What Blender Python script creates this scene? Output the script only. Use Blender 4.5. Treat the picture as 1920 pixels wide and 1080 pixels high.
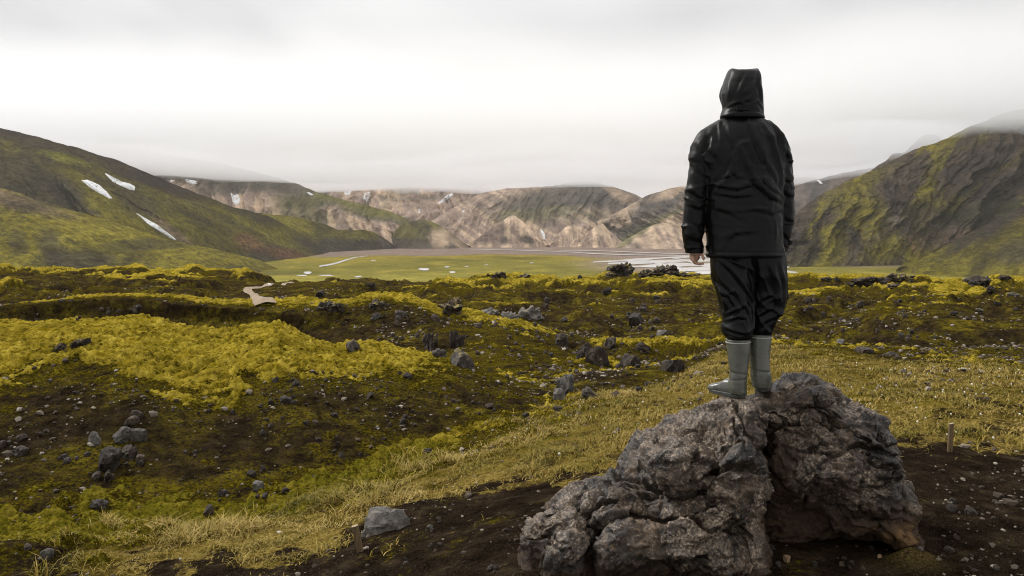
import bpy, bmesh, math, random
import numpy as np
from mathutils import Vector, Matrix, Euler

SC = bpy.context.scene
for _o in list(bpy.data.objects):
    bpy.data.objects.remove(_o, do_unlink=True)

# ------------------------------------------------------------------ camera
CAM_Z = 1.75            # eye height above the trampled ground by the boulder
FPX = 1493.0            # focal length in pixels of a 1920 wide frame (28 mm)
HOR = 440.0             # horizon row
cam_d = bpy.data.cameras.new('camera')
cam_d.sensor_width = 36.0
cam_d.lens = FPX / 1920.0 * 36.0
cam_d.shift_y = -(540.0 - HOR) / 1920.0
cam_d.clip_start = 0.05
cam_d.clip_end = 30000.0
cam = bpy.data.objects.new('camera', cam_d)
cam.location = (0, 0, CAM_Z)
cam.rotation_euler = (math.radians(90), 0, 0)
SC.collection.objects.link(cam)
SC.camera = cam

# ------------------------------------------------------------------ sky, sun, exposure
SUN_EL, SUN_AZ = math.radians(40), math.radians(-58)     # azimuth from +Y (ahead) towards +X
world = bpy.data.worlds.new('World')
SC.world = world
world.use_nodes = True
wn, wl = world.node_tree.nodes, world.node_tree.links
wn.clear()
w_out = wn.new('ShaderNodeOutputWorld')
w_bg = wn.new('ShaderNodeBackground')
w_sky = wn.new('ShaderNodeTexSky')
w_sky.sky_type = 'NISHITA'
w_sky.sun_disc = False
w_sky.sun_elevation = SUN_EL
w_sky.sun_rotation = SUN_AZ
w_sky.air_density = 1.0
w_sky.dust_density = 1.0
w_tc = wn.new('ShaderNodeTexCoord')
w_sep = wn.new('ShaderNodeSeparateXYZ')
wl.new(w_tc.outputs['Generated'], w_sep.inputs[0])
# overcast deck: direction projected on a flat layer, then soft noise
w_den = wn.new('ShaderNodeMath'); w_den.operation = 'ADD'; w_den.inputs[1].default_value = 0.30
w_abs = wn.new('ShaderNodeMath'); w_abs.operation = 'ABSOLUTE'
wl.new(w_sep.outputs['Z'], w_abs.inputs[0]); wl.new(w_abs.outputs[0], w_den.inputs[0])
w_dx = wn.new('ShaderNodeMath'); w_dx.operation = 'DIVIDE'
w_dy = wn.new('ShaderNodeMath'); w_dy.operation = 'DIVIDE'
wl.new(w_sep.outputs['X'], w_dx.inputs[0]); wl.new(w_den.outputs[0], w_dx.inputs[1])
wl.new(w_sep.outputs['Y'], w_dy.inputs[0]); wl.new(w_den.outputs[0], w_dy.inputs[1])
w_cmb = wn.new('ShaderNodeCombineXYZ')
wl.new(w_dx.outputs[0], w_cmb.inputs[0]); wl.new(w_dy.outputs[0], w_cmb.inputs[1])
w_n1 = wn.new('ShaderNodeTexNoise')
w_n1.inputs['Scale'].default_value = 1.15
w_n1.inputs['Detail'].default_value = 3.0
w_n1.inputs['Roughness'].default_value = 0.5
w_n1.inputs['Distortion'].default_value = 0.35
wl.new(w_cmb.outputs[0], w_n1.inputs['Vector'])
w_rmp = wn.new('ShaderNodeValToRGB')
w_rmp.color_ramp.interpolation = 'EASE'
w_rmp.color_ramp.elements[0].position = 0.30
w_rmp.color_ramp.elements[0].color = (0.70, 0.695, 0.71, 1)
w_rmp.color_ramp.elements[1].position = 0.62
w_rmp.color_ramp.elements[1].color = (0.93, 0.925, 0.925, 1)
wl.new(w_n1.outputs['Fac'], w_rmp.inputs[0])
w_sc = wn.new('ShaderNodeVectorMath'); w_sc.operation = 'SCALE'; w_sc.inputs['Scale'].default_value = 0.08
wl.new(w_sky.outputs[0], w_sc.inputs[0])
w_mix = wn.new('ShaderNodeMix'); w_mix.data_type = 'RGBA'; w_mix.inputs['Factor'].default_value = 0.992
wl.new(w_sc.outputs[0], w_mix.inputs['A'])
# an overcast deck is brighter overhead than near the horizon
w_z2 = wn.new('ShaderNodeMath'); w_z2.operation = 'MULTIPLY'
wl.new(w_sep.outputs['Z'], w_z2.inputs[0]); wl.new(w_sep.outputs['Z'], w_z2.inputs[1])
w_zg = wn.new('ShaderNodeMath'); w_zg.operation = 'MULTIPLY_ADD'; w_zg.inputs[1].default_value = 0.95; w_zg.inputs[2].default_value = 1.0
wl.new(w_z2.outputs[0], w_zg.inputs[0])
w_os = wn.new('ShaderNodeVectorMath'); w_os.operation = 'SCALE'
wl.new(w_rmp.outputs[0], w_os.inputs[0]); wl.new(w_zg.outputs[0], w_os.inputs['Scale'])
wl.new(w_os.outputs[0], w_mix.inputs['B'])
wl.new(w_mix.outputs['Result'], w_bg.inputs['Color'])
w_bg.inputs['Strength'].default_value = 0.405
wl.new(w_bg.outputs[0], w_out.inputs['Surface'])

sun_d = bpy.data.lights.new('sun', 'SUN')
sun_d.energy = 1.5
sun_d.angle = math.radians(24)
sun_d.color = (1.0, 0.98, 0.95)
sun = bpy.data.objects.new('sun', sun_d)
_sd = Vector((math.sin(SUN_AZ) * math.cos(SUN_EL), math.cos(SUN_AZ) * math.cos(SUN_EL), math.sin(SUN_EL)))
sun.rotation_euler = (-_sd).to_track_quat('-Z', 'Y').to_euler()
sun.location = (-30, 60, 80)
SC.collection.objects.link(sun)

SC.view_settings.view_transform = 'Standard'
SC.view_settings.look = 'None'
SC.view_settings.exposure = 1.2
SC.view_settings.gamma = 1.0
SC.view_settings.use_curve_mapping = False
SC.render.engine = 'CYCLES'
SC.cycles.filter_width = 1.05
SC.cycles.max_bounces = 16
SC.cycles.diffuse_bounces = 3
SC.cycles.glossy_bounces = 3
SC.cycles.transmission_bounces = 4
SC.cycles.volume_bounces = 16
SC.cycles.transparent_max_bounces = 16
SC.cycles.use_denoising = True
try:
    SC.cycles.denoiser = 'OPENIMAGEDENOISE'
    SC.cycles.denoising_input_passes = 'RGB_ALBEDO_NORMAL'
except Exception:
    pass

# ------------------------------------------------------------------ helpers
RNG = np.random.default_rng(7)
random.seed(7)

def tag(o, label=None, cat=None, group=None, kind=None):
    if label: o['label'] = label
    if cat: o['category'] = cat
    if group: o['group'] = group
    if kind: o['kind'] = kind
    return o

def link(o, parent=None):
    SC.collection.objects.link(o)
    if parent is not None:
        o.parent = parent
    return o

def empty(name, loc=(0, 0, 0)):
    o = bpy.data.objects.new(name, None)
    o.empty_display_size = 0.1
    o.location = loc
    return link(o)

def mesh_from(name, V, F, smooth=True):
    """V (n,3) array, F (m,k) int array of equal sized faces."""
    V = np.ascontiguousarray(V, dtype=np.float32)
    F = np.ascontiguousarray(F, dtype=np.int32)
    me = bpy.data.meshes.new(name)
    k = F.shape[1]
    me.vertices.add(len(V)); me.vertices.foreach_set('co', V.ravel())
    me.loops.add(F.size); me.loops.foreach_set('vertex_index', F.ravel())
    me.polygons.add(len(F))
    me.polygons.foreach_set('loop_start', np.arange(0, F.size, k, dtype=np.int32))
    me.polygons.foreach_set('use_smooth', np.full(len(F), smooth, dtype=bool))
    me.update(calc_edges=True)
    return me

def obj_from(name, me, mat=None, parent=None):
    o = bpy.data.objects.new(name, me)
    if mat is not None:
        me.materials.clear(); me.materials.append(mat)
    return link(o, parent)

def grid_faces(nr, nc):
    i = np.arange(nr * nc).reshape(nr, nc)
    return np.stack([i[:-1, :-1], i[:-1, 1:], i[1:, 1:], i[1:, :-1]], -1).reshape(-1, 4)

def set_attr(me, name, arr):
    a = me.attributes.new(name, 'FLOAT', 'POINT')
    a.data.foreach_set('value', np.ascontiguousarray(arr, dtype=np.float32).ravel())

def set_col(me, name, rgb):
    a = me.attributes.new(name, 'FLOAT_COLOR', 'POINT')
    c = np.ones((len(rgb), 4), dtype=np.float32); c[:, :3] = rgb
    a.data.foreach_set('color', c.ravel())

def get_co(me):
    v = np.empty(len(me.vertices) * 3, dtype=np.float32)
    me.vertices.foreach_get('co', v)
    return v.reshape(-1, 3).astype(np.float64)

def get_no(me):
    v = np.empty(len(me.vertices) * 3, dtype=np.float32)
    me.vertex_normals.foreach_get('vector', v)
    return v.reshape(-1, 3).astype(np.float64)

def set_co(me, V):
    me.vertices.foreach_set('co', np.ascontiguousarray(V, dtype=np.float32).ravel()); me.update()

def sm(a, b, x):
    t = np.clip((x - a) / (b - a), 0, 1)
    return t * t * (3 - 2 * t)

# --- vectorised noise
def _h(n):
    n = n.astype(np.uint32)
    n = (n ^ (n >> np.uint32(15))) * np.uint32(2246822519)
    n = (n ^ (n >> np.uint32(13))) * np.uint32(3266489917)
    return n ^ (n >> np.uint32(16))

def _h2(ix, iy, s):
    with np.errstate(over='ignore'):
        return _h(ix.astype(np.int64).astype(np.uint32) * np.uint32(374761393) + iy.astype(np.int64).astype(np.uint32) * np.uint32(668265263) + np.uint32(s * 7919 + 101))

def _h3(ix, iy, iz, s):
    with np.errstate(over='ignore'):
        return _h(ix.astype(np.int64).astype(np.uint32) * np.uint32(374761393) + iy.astype(np.int64).astype(np.uint32) * np.uint32(668265263)
                  + iz.astype(np.int64).astype(np.uint32) * np.uint32(2147483647 ^ 0x5bd1e995) + np.uint32(s * 7919 + 101))

def noise2(x, y, s=0):
    """gradient noise about -1..1"""
    x = np.asarray(x, dtype=np.float64); y = np.asarray(y, dtype=np.float64)
    x0 = np.floor(x); y0 = np.floor(y); fx = x - x0; fy = y - y0
    ux = fx * fx * fx * (fx * (fx * 6 - 15) + 10); uy = fy * fy * fy * (fy * (fy * 6 - 15) + 10)
    def g(dx, dy):
        a = _h2(x0 + dx, y0 + dy, s).astype(np.float64) * (2 * math.pi / 4294967296.0)
        return np.cos(a) * (fx - dx) + np.sin(a) * (fy - dy)
    a, b, c, d = g(0, 0), g(1, 0), g(0, 1), g(1, 1)
    return 1.5 * ((a + (b - a) * ux) * (1 - uy) + (c + (d - c) * ux) * uy)

def noise3(p, s=0):
    """value-gradient noise on (n,3), about -1..1"""
    p0 = np.floor(p); f = p - p0
    w = f * f * f * (f * (f * 6 - 15) + 10)
    out = 0
    for dx in (0, 1):
        for dy in (0, 1):
            for dz in (0, 1):
                h = _h3(p0[:, 0] + dx, p0[:, 1] + dy, p0[:, 2] + dz, s).astype(np.float64) / 4294967296.0
                wt = (w[:, 0] if dx else 1 - w[:, 0]) * (w[:, 1] if dy else 1 - w[:, 1]) * (w[:, 2] if dz else 1 - w[:, 2])
                out = out + wt * (h * 2 - 1)
    return out * 1.25

def fbm2(x, y, o=4, s=0, r=0.5, l=2.03):
    t = 0; a = 1; n = 0
    for i in range(o):
        t = t + a * noise2(x, y, s + i * 17); n += a; a *= r; x = x * l + 3.7; y = y * l - 1.3
    return t / n * 1.4

def ridged2(x, y, o=4, s=0, r=0.5):
    t = 0; a = 1; n = 0
    for i in range(o):
        t = t + a * (1 - np.abs(noise2(x, y, s + i * 31)) * 1.6); n += a; a *= r; x = x * 2.07 + 1.1; y = y * 2.07 + 5.2
    return t / n

def billow2(x, y, o=3, s=0, r=0.5):
    t = 0; a = 1; n = 0
    for i in range(o):
        t = t + a * (np.abs(noise2(x, y, s + i * 13)) * 2.0); n += a; a *= r; x = x * 2.1 + 9.1; y = y * 2.1 + 2.2
    return t / n

def fbm3(p, o=4, s=0, r=0.5):
    t = 0; a = 1; n = 0
    for i in range(o):
        t = t + a * noise3(p, s + i * 19); n += a; a *= r; p = p * 2.05 + 4.3
    return t / n * 1.3

def facets3(p, s=0, tilt=1.0):
    """cellular noise: each cell is a tilted plane; returns (plane height, F2-F1 edge distance, cell random)"""
    p0 = np.floor(p)
    n = len(p)
    F1 = np.full(n, 9e9); F2 = np.full(n, 9e9); H = np.zeros(n); RD = np.zeros(n)
    for dx in (-1, 0, 1):
        for dy in (-1, 0, 1):
            for dz in (-1, 0, 1):
                c = p0 + np.array([dx, dy, dz])
                h1 = _h3(c[:, 0], c[:, 1], c[:, 2], s); h2 = _h(h1 + np.uint32(77)); h3 = _h(h1 + np.uint32(991))
                j = np.stack([h1, h2, h3], 1).astype(np.float64) / 4294967296.0
                q = c + 0.1 + 0.8 * j
                dv = p - q
                d2 = (dv * dv).sum(1)
                g = (np.stack([_h(h1 + np.uint32(5)), _h(h2 + np.uint32(5)), _h(h3 + np.uint32(5))], 1).astype(np.float64) / 4294967296.0 - 0.5) * 2 * tilt
                hh = (dv * g).sum(1)
                closer = d2 < F1
                F2 = np.where(closer, F1, np.minimum(F2, d2))
                H = np.where(closer, hh, H)
                RD = np.where(closer, j[:, 0], RD)
                F1 = np.where(closer, d2, F1)
    return H, np.sqrt(F2) - np.sqrt(F1), RD

def poly(px, pts, k):
    """piecewise interpolation of column k (1..) of pts over column 0, smoothed (monotone cubic)"""
    a = np.array(pts, dtype=float)
    x, y = a[:, 0], a[:, k]
    h = np.diff(x); dl = np.diff(y) / h
    m = np.zeros_like(y)
    m[0], m[-1] = dl[0], dl[-1]
    for i in range(1, len(y) - 1):
        if dl[i - 1] * dl[i] > 0:
            w1, w2 = 2 * h[i] + h[i - 1], h[i] + 2 * h[i - 1]
            m[i] = (w1 + w2) / (w1 / dl[i - 1] + w2 / dl[i])
    xq = np.clip(px, x[0], x[-1])
    i = np.clip(np.searchsorted(x, xq, side='right') - 1, 0, len(x) - 2)
    t = (xq - x[i]) / h[i]
    return (y[i] * (2 * t**3 - 3 * t**2 + 1) + h[i] * m[i] * (t**3 - 2 * t**2 + t)
            + y[i + 1] * (-2 * t**3 + 3 * t**2) + h[i] * m[i + 1] * (t**3 - t**2))

def at(px, py, d):
    return np.array([(px - 960.0) / FPX * d, d, CAM_Z - (py - HOR) / FPX * d])

# --- material helpers
def new_mat(name):
    m = bpy.data.materials.new(name); m.use_nodes = True
    nt = m.node_tree
    return m, nt.nodes, nt.links, nt.nodes['Principled BSDF']

def n_noise(N, L, vec, scale, detail=4, rough=0.55, dist=0.0):
    n = N.new('ShaderNodeTexNoise'); n.inputs['Scale'].default_value = scale
    n.inputs['Detail'].default_value = detail; n.inputs['Roughness'].default_value = rough
    n.inputs['Distortion'].default_value = dist
    if vec is not None: L.new(vec, n.inputs['Vector'])
    return n.outputs['Fac']

def n_ramp(N, L, fac, stops, interp='LINEAR'):
    r = N.new('ShaderNodeValToRGB'); r.color_ramp.interpolation = interp
    e = r.color_ramp.elements
    while len(e) < len(stops): e.new(0.5)
    for i, (p, c) in enumerate(stops):
        e[i].position = p
        e[i].color = (*c, 1) if not isinstance(c, (int, float)) else (c, c, c, 1)
    L.new(fac, r.inputs[0])
    return r.outputs[0]

def n_mix(N, L, fac, a, b, mode='MIX'):
    m = N.new('ShaderNodeMix'); m.data_type = 'RGBA'; m.blend_type = mode
    for sock, v in ((m.inputs['Factor'], fac), (m.inputs['A'], a), (m.inputs['B'], b)):
        if isinstance(v, (int, float)): sock.default_value = v
        elif isinstance(v, tuple): sock.default_value = (*v, 1)
        else: L.new(v, sock)
    return m.outputs['Result']

def n_math(N, L, op, a, b=None, clamp=False):
    m = N.new('ShaderNodeMath'); m.operation = op; m.use_clamp = clamp
    for i, v in enumerate((a, b)):
        if v is None: continue
        if isinstance(v, (int, float)): m.inputs[i].default_value = v
        else: L.new(v, m.inputs[i])
    return m.outputs[0]

def n_attr(N, name, out='Fac'):
    a = N.new('ShaderNodeAttribute'); a.attribute_name = name
    return a.outputs[out]

def n_bump(N, L, height, strength, dist, base=None):
    b = N.new('ShaderNodeBump'); b.inputs['Strength'].default_value = strength; b.inputs['Distance'].default_value = dist
    L.new(height, b.inputs['Height'])
    if base is not None: L.new(base, b.inputs['Normal'])
    return b.outputs[0]

def n_obj(N):
    return N.new('ShaderNodeTexCoord').outputs['Object']
# ================================================================== the valley and its hills
def zplain(d):
    return np.interp(d, [0, 900, 2000, 2600, 6000, 12000], [-45, -45, -30.5, -24, 0, 30])

_dd = np.linspace(500, 5000, 9001)
_pp = HOR + (CAM_Z - zplain(_dd)) * FPX / _dd
def d_of_py(py):
    """distance at which the valley floor shows on row py"""
    return np.interp(-np.asarray(py, float), -_pp, _dd)

def ell(PX, PY, cx, cy, rx, ry, rot=0.0, soft=0.5):
    c, s = math.cos(math.radians(rot)), math.sin(math.radians(rot))
    dx, dy = PX - cx, PY - cy
    a = (dx * c + dy * s) / rx; b = (-dx * s + dy * c) / ry
    r = np.sqrt(a * a + b * b)
    return 1 - sm(1 - soft, 1 + soft, r)

def lerp(a, b, t):
    return a + (np.asarray(b, float) - a) * t[..., None]

# ---- material shared by the far ground: colour map in 'Col' with procedural mottling
def far_mat(name, scale, mott=0.35, rough=0.95, bump=0.6, bdist=2.0, scree=0.0, gain=.80):
    m, N, L, P = new_mat(name)
    oc = n_obj(N)
    mp = N.new('ShaderNodeMapping'); mp.inputs['Scale'].default_value = (1.0, 1.0, .38); L.new(oc, mp.inputs[0])
    c = n_attr(N, 'Col', 'Color')
    f1 = n_noise(N, L, oc, scale, 6, 0.65, 0.3)
    f2 = n_noise(N, L, mp.outputs[0], scale * 3.6, 6, 0.72, .4)
    k1 = n_ramp(N, L, f1, [(0.25, 1 - mott), (0.75, 1 + mott)])
    k2 = n_ramp(N, L, f2, [(0.32, 1 - mott * 1.3), (0.5, 1.0), (0.68, 1 + mott * 1.5)])
    c = n_mix(N, L, 1.0, c, (gain, gain, gain), 'MULTIPLY'); c = n_mix(N, L, 1.0, c, k1, 'MULTIPLY'); c = n_mix(N, L, 1.0, c, k2, 'MULTIPLY')
    f3 = n_noise(N, L, mp.outputs[0], scale * 1.7, 7, 0.7, 1.2)
    c = n_mix(N, L, n_math(N, L, 'MULTIPLY', n_ramp(N, L, f3, [(.53, 0.0), (.60, 1.0)]), scree), c, (.036, .029, .024))
    L.new(c, P.inputs['Base Color'])
    P.inputs['Roughness'].default_value = rough
    P.inputs['Specular IOR Level'].default_value = 0.0
    hs = n_math(N, L, 'ADD', f1, n_math(N, L, 'MULTIPLY', f2, 0.4))
    L.new(n_bump(N, L, hs, bump, bdist), P.inputs['Normal'])
    return m

GREEN = np.array([0.150, 0.126, 0.020]); OLIVE = np.array([0.080, 0.066, 0.020]); DARK = np.array([0.040, 0.034, 0.030])
BROWN = np.array([0.085, 0.062, 0.042]); TAN = np.array([0.54, 0.405, 0.285]); PINK = np.array([0.34, 0.255, 0.205]); GREY = np.array([0.13, 0.115, 0.105])
RUST = np.array([0.15, 0.08, 0.045]); LIME = np.array([0.20, 0.19, 0.03])

# ---- valley floor
def build_plain():
    U = np.linspace(-1.7, 1.7, 400)
    D = np.concatenate([np.linspace(120, 700, 20)[:-1], np.geomspace(700, 3200, 210), np.geomspace(3260, 4200, 12)])
    UU, DD = np.meshgrid(U, D)
    X = UU * DD; Z = zplain(DD) + 0.25 * fbm2(X / 60, DD / 60, 3, 5)
    PX = 960 + UU * FPX; PY = HOR + (CAM_Z - zplain(DD)) * FPX / DD
    w = fbm2(X / 210, DD / 320, 5, 11) ; w2 = fbm2(X / 45, DD / 70, 4, 23)
    meadow = np.array([0.215, 0.188, 0.040]); gravel = np.array([0.30, 0.225, 0.180]); gold = np.array([0.38, 0.29, 0.05])
    edge = 478 + 5 * w + np.interp(PX, [500, 650, 760, 1000, 1150, 1330, 1480, 1920], [2, 3, 2, 0, 4, 12, 6, -2])
    C = np.broadcast_to(meadow, (*X.shape, 3)).copy()
    C = C * (1 + 0.30 * w + 0.28 * w2)[..., None]
    C = lerp(C, gold, np.clip(1 - np.abs(PY - edge - 4 - 3 * w) / 6, 0, 1) * 0.75)
    C = lerp(C, gold, sm(0.15, 0.5, w2) * 0.45)
    gr = sm(2.0, -3.0, PY - edge)
    C = lerp(C, gravel * 1.0, gr)
    C = C * (1 + gr * 0.12 * w2)[..., None]
    dist = ell(PX, PY, 1230, 494, 130, 17) ; C = lerp(C, gravel * 1.1, dist * 0.8)
    tan = ell(PX, PY, 1640, 497, 90, 5); C = lerp(C, np.array([.23, .17, .11]), tan * .8)
    dk = ell(PX, PY, 380, 512, 220, 4); C = lerp(C, np.array([.09, .085, .035]), dk * .7)
    V = np.stack([X, DD, Z], -1).reshape(-1, 3)
    me = mesh_from('valley_floor', V, grid_faces(*X.shape))
    set_col(me, 'Col', np.clip(C.reshape(-1, 3), .01, .8))
    o = obj_from('valley_floor', me, far_mat('meadow and gravel', 0.05, .22, bump=.2, bdist=.3))
    tag(o, 'flat green valley floor with pinkish gravel plain behind it', kind='structure')
build_plain()

def loft_hill(name, label, crest, base, colour, px0, px1, nu=420, nv=150, seed=1, round_=0.45, gully=22.0, gfreq=0.03,
              skew=0.0, back=420.0, rough=5.0, crest_rough=2.0, mat=None, shape=None):
    """A hill between its foot on the valley floor and its skyline, each with its own distance; gullies run down the face."""
    nu, nv = int(nu * .72), int(nv * .72)
    px = np.linspace(px0, px1, nu)
    cy, cd = poly(px, crest, 1), poly(px, crest, 2)
    bd = poly(px, base, 1)
    cz = CAM_Z - (cy - HOR) / FPX * cd
    cx = (px - 960) / FPX * cd
    bx = (px - 960) / FPX * bd
    bz = zplain(bd) - 3.0
    t = np.concatenate([np.linspace(0, 1, nv), np.linspace(1, 2, nv // 4)[1:]])
    T, PXg = np.meshgrid(t, px, indexing='ij')
    tf = np.clip(T, 0, 1); tb = np.clip(T - 1, 0, 1)
    X = bx + (cx - bx) * tf; Y = bd + (cd - bd) * tf + tb * back
    X = X * (Y / (bd + (cd - bd) * tf))
    s = tf * tf * (3 - 2 * tf)
    prof = (1 - round_) * tf + round_ * s
    Z = bz + (cz - bz) * prof
    Z = Z - (Z - (bz - 5)) * (tb ** 1.3)
    env = np.sin(np.pi * np.clip(tf, 0, 1)) ** 0.8 * (T <= 1)
    # gullies: ridged noise across the slope, stretched down it
    wx = X + skew * (Z - bz) + 40 * fbm2(X / 260, Z / 160, 3, seed)
    g = ridged2(wx * gfreq, tf * 1.1 + X * gfreq * 0.1, 5, seed + 5, 0.6)
    Y = Y - env * gully * (g - 0.45) * 2.0
    nz = fbm2(X / 70, (Y + Z) / 70, 5, seed + 9)
    Y = Y - env * rough * 2 * nz
    Z = Z + (0.25 + env) * rough * 0.8 * fbm2(X / 40, (Y + Z) / 40, 4, seed + 3)
    Z = Z + crest_rough * fbm2(X / 28, X * 0 + seed, 4, seed + 21) * sm(0.6, 1.0, tf)
    if shape is not None:
        X, Y, Z = shape(X, Y, Z, tf, T, PXg)
    PYg = HOR + (CAM_Z - Z) * FPX / Y; PXr = 960 + X / Y * FPX
    C = colour(PXr, PYg, tf, g, X, Y, Z, seed)
    gully_shade = sm(.62, .25, g) * (.25 + .75 * sm(0, .25, tf))  # relief shading put into the colour: gullies darker, ribs lighter
    C = lerp(C, C * .55 + np.array([.012, .011, .009]), gully_shade * .55)
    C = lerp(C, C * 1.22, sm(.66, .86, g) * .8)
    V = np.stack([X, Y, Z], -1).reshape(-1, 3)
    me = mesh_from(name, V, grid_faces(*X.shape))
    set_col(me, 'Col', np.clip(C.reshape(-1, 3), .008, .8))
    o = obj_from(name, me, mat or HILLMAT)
    return tag(o, label, kind='structure')

HILLMAT = far_mat('hill moss and scree', 0.045, .42, bump=1.0, bdist=5.0, scree=.6, gain=.93)
FARMAT = far_mat('far rhyolite slopes', 0.022, .20, bump=.8, bdist=6.0, scree=.14, gain=1.0)

def streak(X, Z, fx, fz, skew, seed, o=4):
    return fbm2((X + skew * Z) * fx, Z * fz + 0.02 * X * fx, o, seed)

# ---- big green mountain on the left, its shoulder and spurs
def col_left(PX, PY, t, g, X, Y, Z, seed):
    a = streak(X, Z, 0.010, 0.006, 1.3, seed + 1); b = streak(X, Z, 0.035, 0.010, 1.5, seed + 2); c = fbm2(X / 240, Z / 90, 4, seed + 3)
    C = lerp(np.broadcast_to(OLIVE, (*X.shape, 3)), GREEN, sm(-.35, .45, a + .5 * b))
    C = lerp(C, DARK * 1.15, sm(-.05, .40, c + .6 * b) * .85)
    C = lerp(C, DARK, sm(-.02, -.4, a + .5 * c) * .75)
    sky = poly(np.clip(PX, 0, 640), [(0, 238), (100, 265), (217, 300), (333, 348), (417, 382), (500, 402), (583, 447), (647, 478)], 1)
    C = lerp(C, DARK * np.array([1.25, 1.1, 1.05]), sm(62, 14, PY - sky + 26 * b) * .85 * sm(470, 330, PX))
    C = lerp(C, LIME, ell(PX, PY, 118, 296, 46, 8, 14) * .7)
    C = lerp(C, DARK, ell(PX + 6 * b, PY + 8 * a, 45, 330, 75, 38, 20) * .8)
    C = lerp(C, DARK * 1.15, ell(PX, PY + 5 * b, 125, 362, 40, 26, 40) * .8)
    C = lerp(C, DARK * 1.2, ell(PX, PY + 4 * b, 250, 370, 26, 60, -52) * .6)
    C = lerp(C, np.array([.17, .12, .085]), ell(PX, PY + 4 * b, 330, 440, 60, 8, 38) * .75)
    C = lerp(C, GREEN * 1.35, ell(PX, PY + 5 * a, 470, 428, 110, 11, 24) * .7)
    C = lerp(C, GREEN * 1.5, ell(PX, PY + 5 * a, 300, 368, 130, 10, 22) * .45)
    C = lerp(C, RUST, ell(PX + 9 * b, PY + 8 * a, 465, 456, 30, 14, 20) * .8)
    C = lerp(C, RUST * .9, ell(PX + 9 * b, PY + 8 * a, 535, 478, 42, 10, 8) * .8)
    C = lerp(C, DARK, ell(PX, PY + 4 * a, 590, 462, 50, 8, 28) * .5)
    C = lerp(C, DARK, ell(PX, PY + 4 * a, 430, 415, 80, 7, 27) * .55)
    return C * (1 + .14 * b)[..., None]
loft_hill('hill', 'big mossy green mountain with snow strips on the left',
          [(-700, 130, 1150), (-300, 170, 1180), (0, 239, 1230), (100, 265, 1245), (160, 282, 1260), (217, 300, 1280), (287, 328, 1310), (333, 348, 1340), (383, 367, 1370), (417, 382, 1400),
           (467, 395, 1450), (500, 404, 1500), (533, 421, 1560), (583, 447, 1660), (625, 468, 1760), (655, 479, 1820)],
          [(-700, 640), (0, 800), (300, 960), (440, 1130), (520, 1260), (600, 1500), (655, 1800)], col_left, -700, 655, nu=700, nv=190, seed=3, round_=.25,
          gully=40, gfreq=.011, skew=1.2, rough=6)

def col_shoulder(PX, PY, t, g, X, Y, Z, seed):
    a = streak(X, Z, 0.013, 0.010, 1.0, seed + 1); b = streak(X, Z, 0.05, 0.02, 1.0, seed + 2); c = fbm2(X / 90, Z / 40, 4, seed + 3)
    C = lerp(np.broadcast_to(OLIVE, (*X.shape, 3)), GREEN * 1.12, sm(-.45, .3, a + .5 * b + .2))
    C = lerp(C, BROWN * 1.4, ell(PX, PY + 8 * b, 20, 376, 110, 16, 14) * .85)
    C = lerp(C, DARK, ell(PX + 14 * b, PY + 10 * a, 95, 462, 26, 34, -12) * .7)
    C = lerp(C, DARK * 1.15, ell(PX + 14 * b, PY + 10 * a, 150, 488, 70, 20) * .75)
    C = lerp(C, DARK, ell(PX + 14 * b, PY + 10 * a, 30, 455, 20, 30) * .45)
    C = lerp(C, DARK, sm(.25, .6, c + .4 * b) * .6)
    C = lerp(C, GREEN * 1.35, ell(PX, PY, 420, 486, 90, 9, 4) * .6)
    return C * (1 + .15 * b)[..., None]
loft_hill('hill', 'low rounded green shoulder at the foot of the left mountain',
          [(-700, 300, 860), (-200, 335, 880), (0, 355, 900), (40, 363, 905), (83, 380, 915), (133, 394, 930), (230, 422, 960), (333, 453, 990), (417, 470, 1020), (473, 484, 1050), (520, 503, 1040)],
          [(-700, 560), (0, 650), (300, 760), (450, 880), (520, 1000)], col_shoulder, -700, 520, nu=560, nv=120, seed=31, round_=.5, gully=10, gfreq=.02, rough=3, back=150)

def col_spur(PX, PY, t, g, X, Y, Z, seed):
    a = streak(X, Z, 0.012, 0.008, .8, seed + 1); b = streak(X, Z, 0.05, 0.012, .8, seed + 2)
    C = lerp(np.broadcast_to(OLIVE, (*X.shape, 3)), GREEN * 1.1, sm(-.4, .3, a + .4 * b))
    C = lerp(C, DARK * 1.3, sm(440, 456, PY + 8 * b + 5 * a) * .9)
    C = lerp(C, np.array([.11, .085, .07]), ell(PX + 6 * b, PY, 720, 455, 14, 10, 35) * .8)
    return C
loft_hill('hill', 'dark olive spur ending at the gravel plain',
          [(440, 392, 1750), (500, 401, 1780), (560, 408, 1800), (613, 422, 1840), (640, 431, 1850), (675, 431, 1860), (698, 434, 1880), (717, 444, 1900), (743, 462, 1930), (752, 466, 1935)],
          [(440, 1500), (560, 1560), (650, 1700), (752, 1925)], col_spur, 440, 752, nu=300, nv=110, seed=41, round_=.6, gully=9, gfreq=.02, rough=4, back=120)

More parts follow.
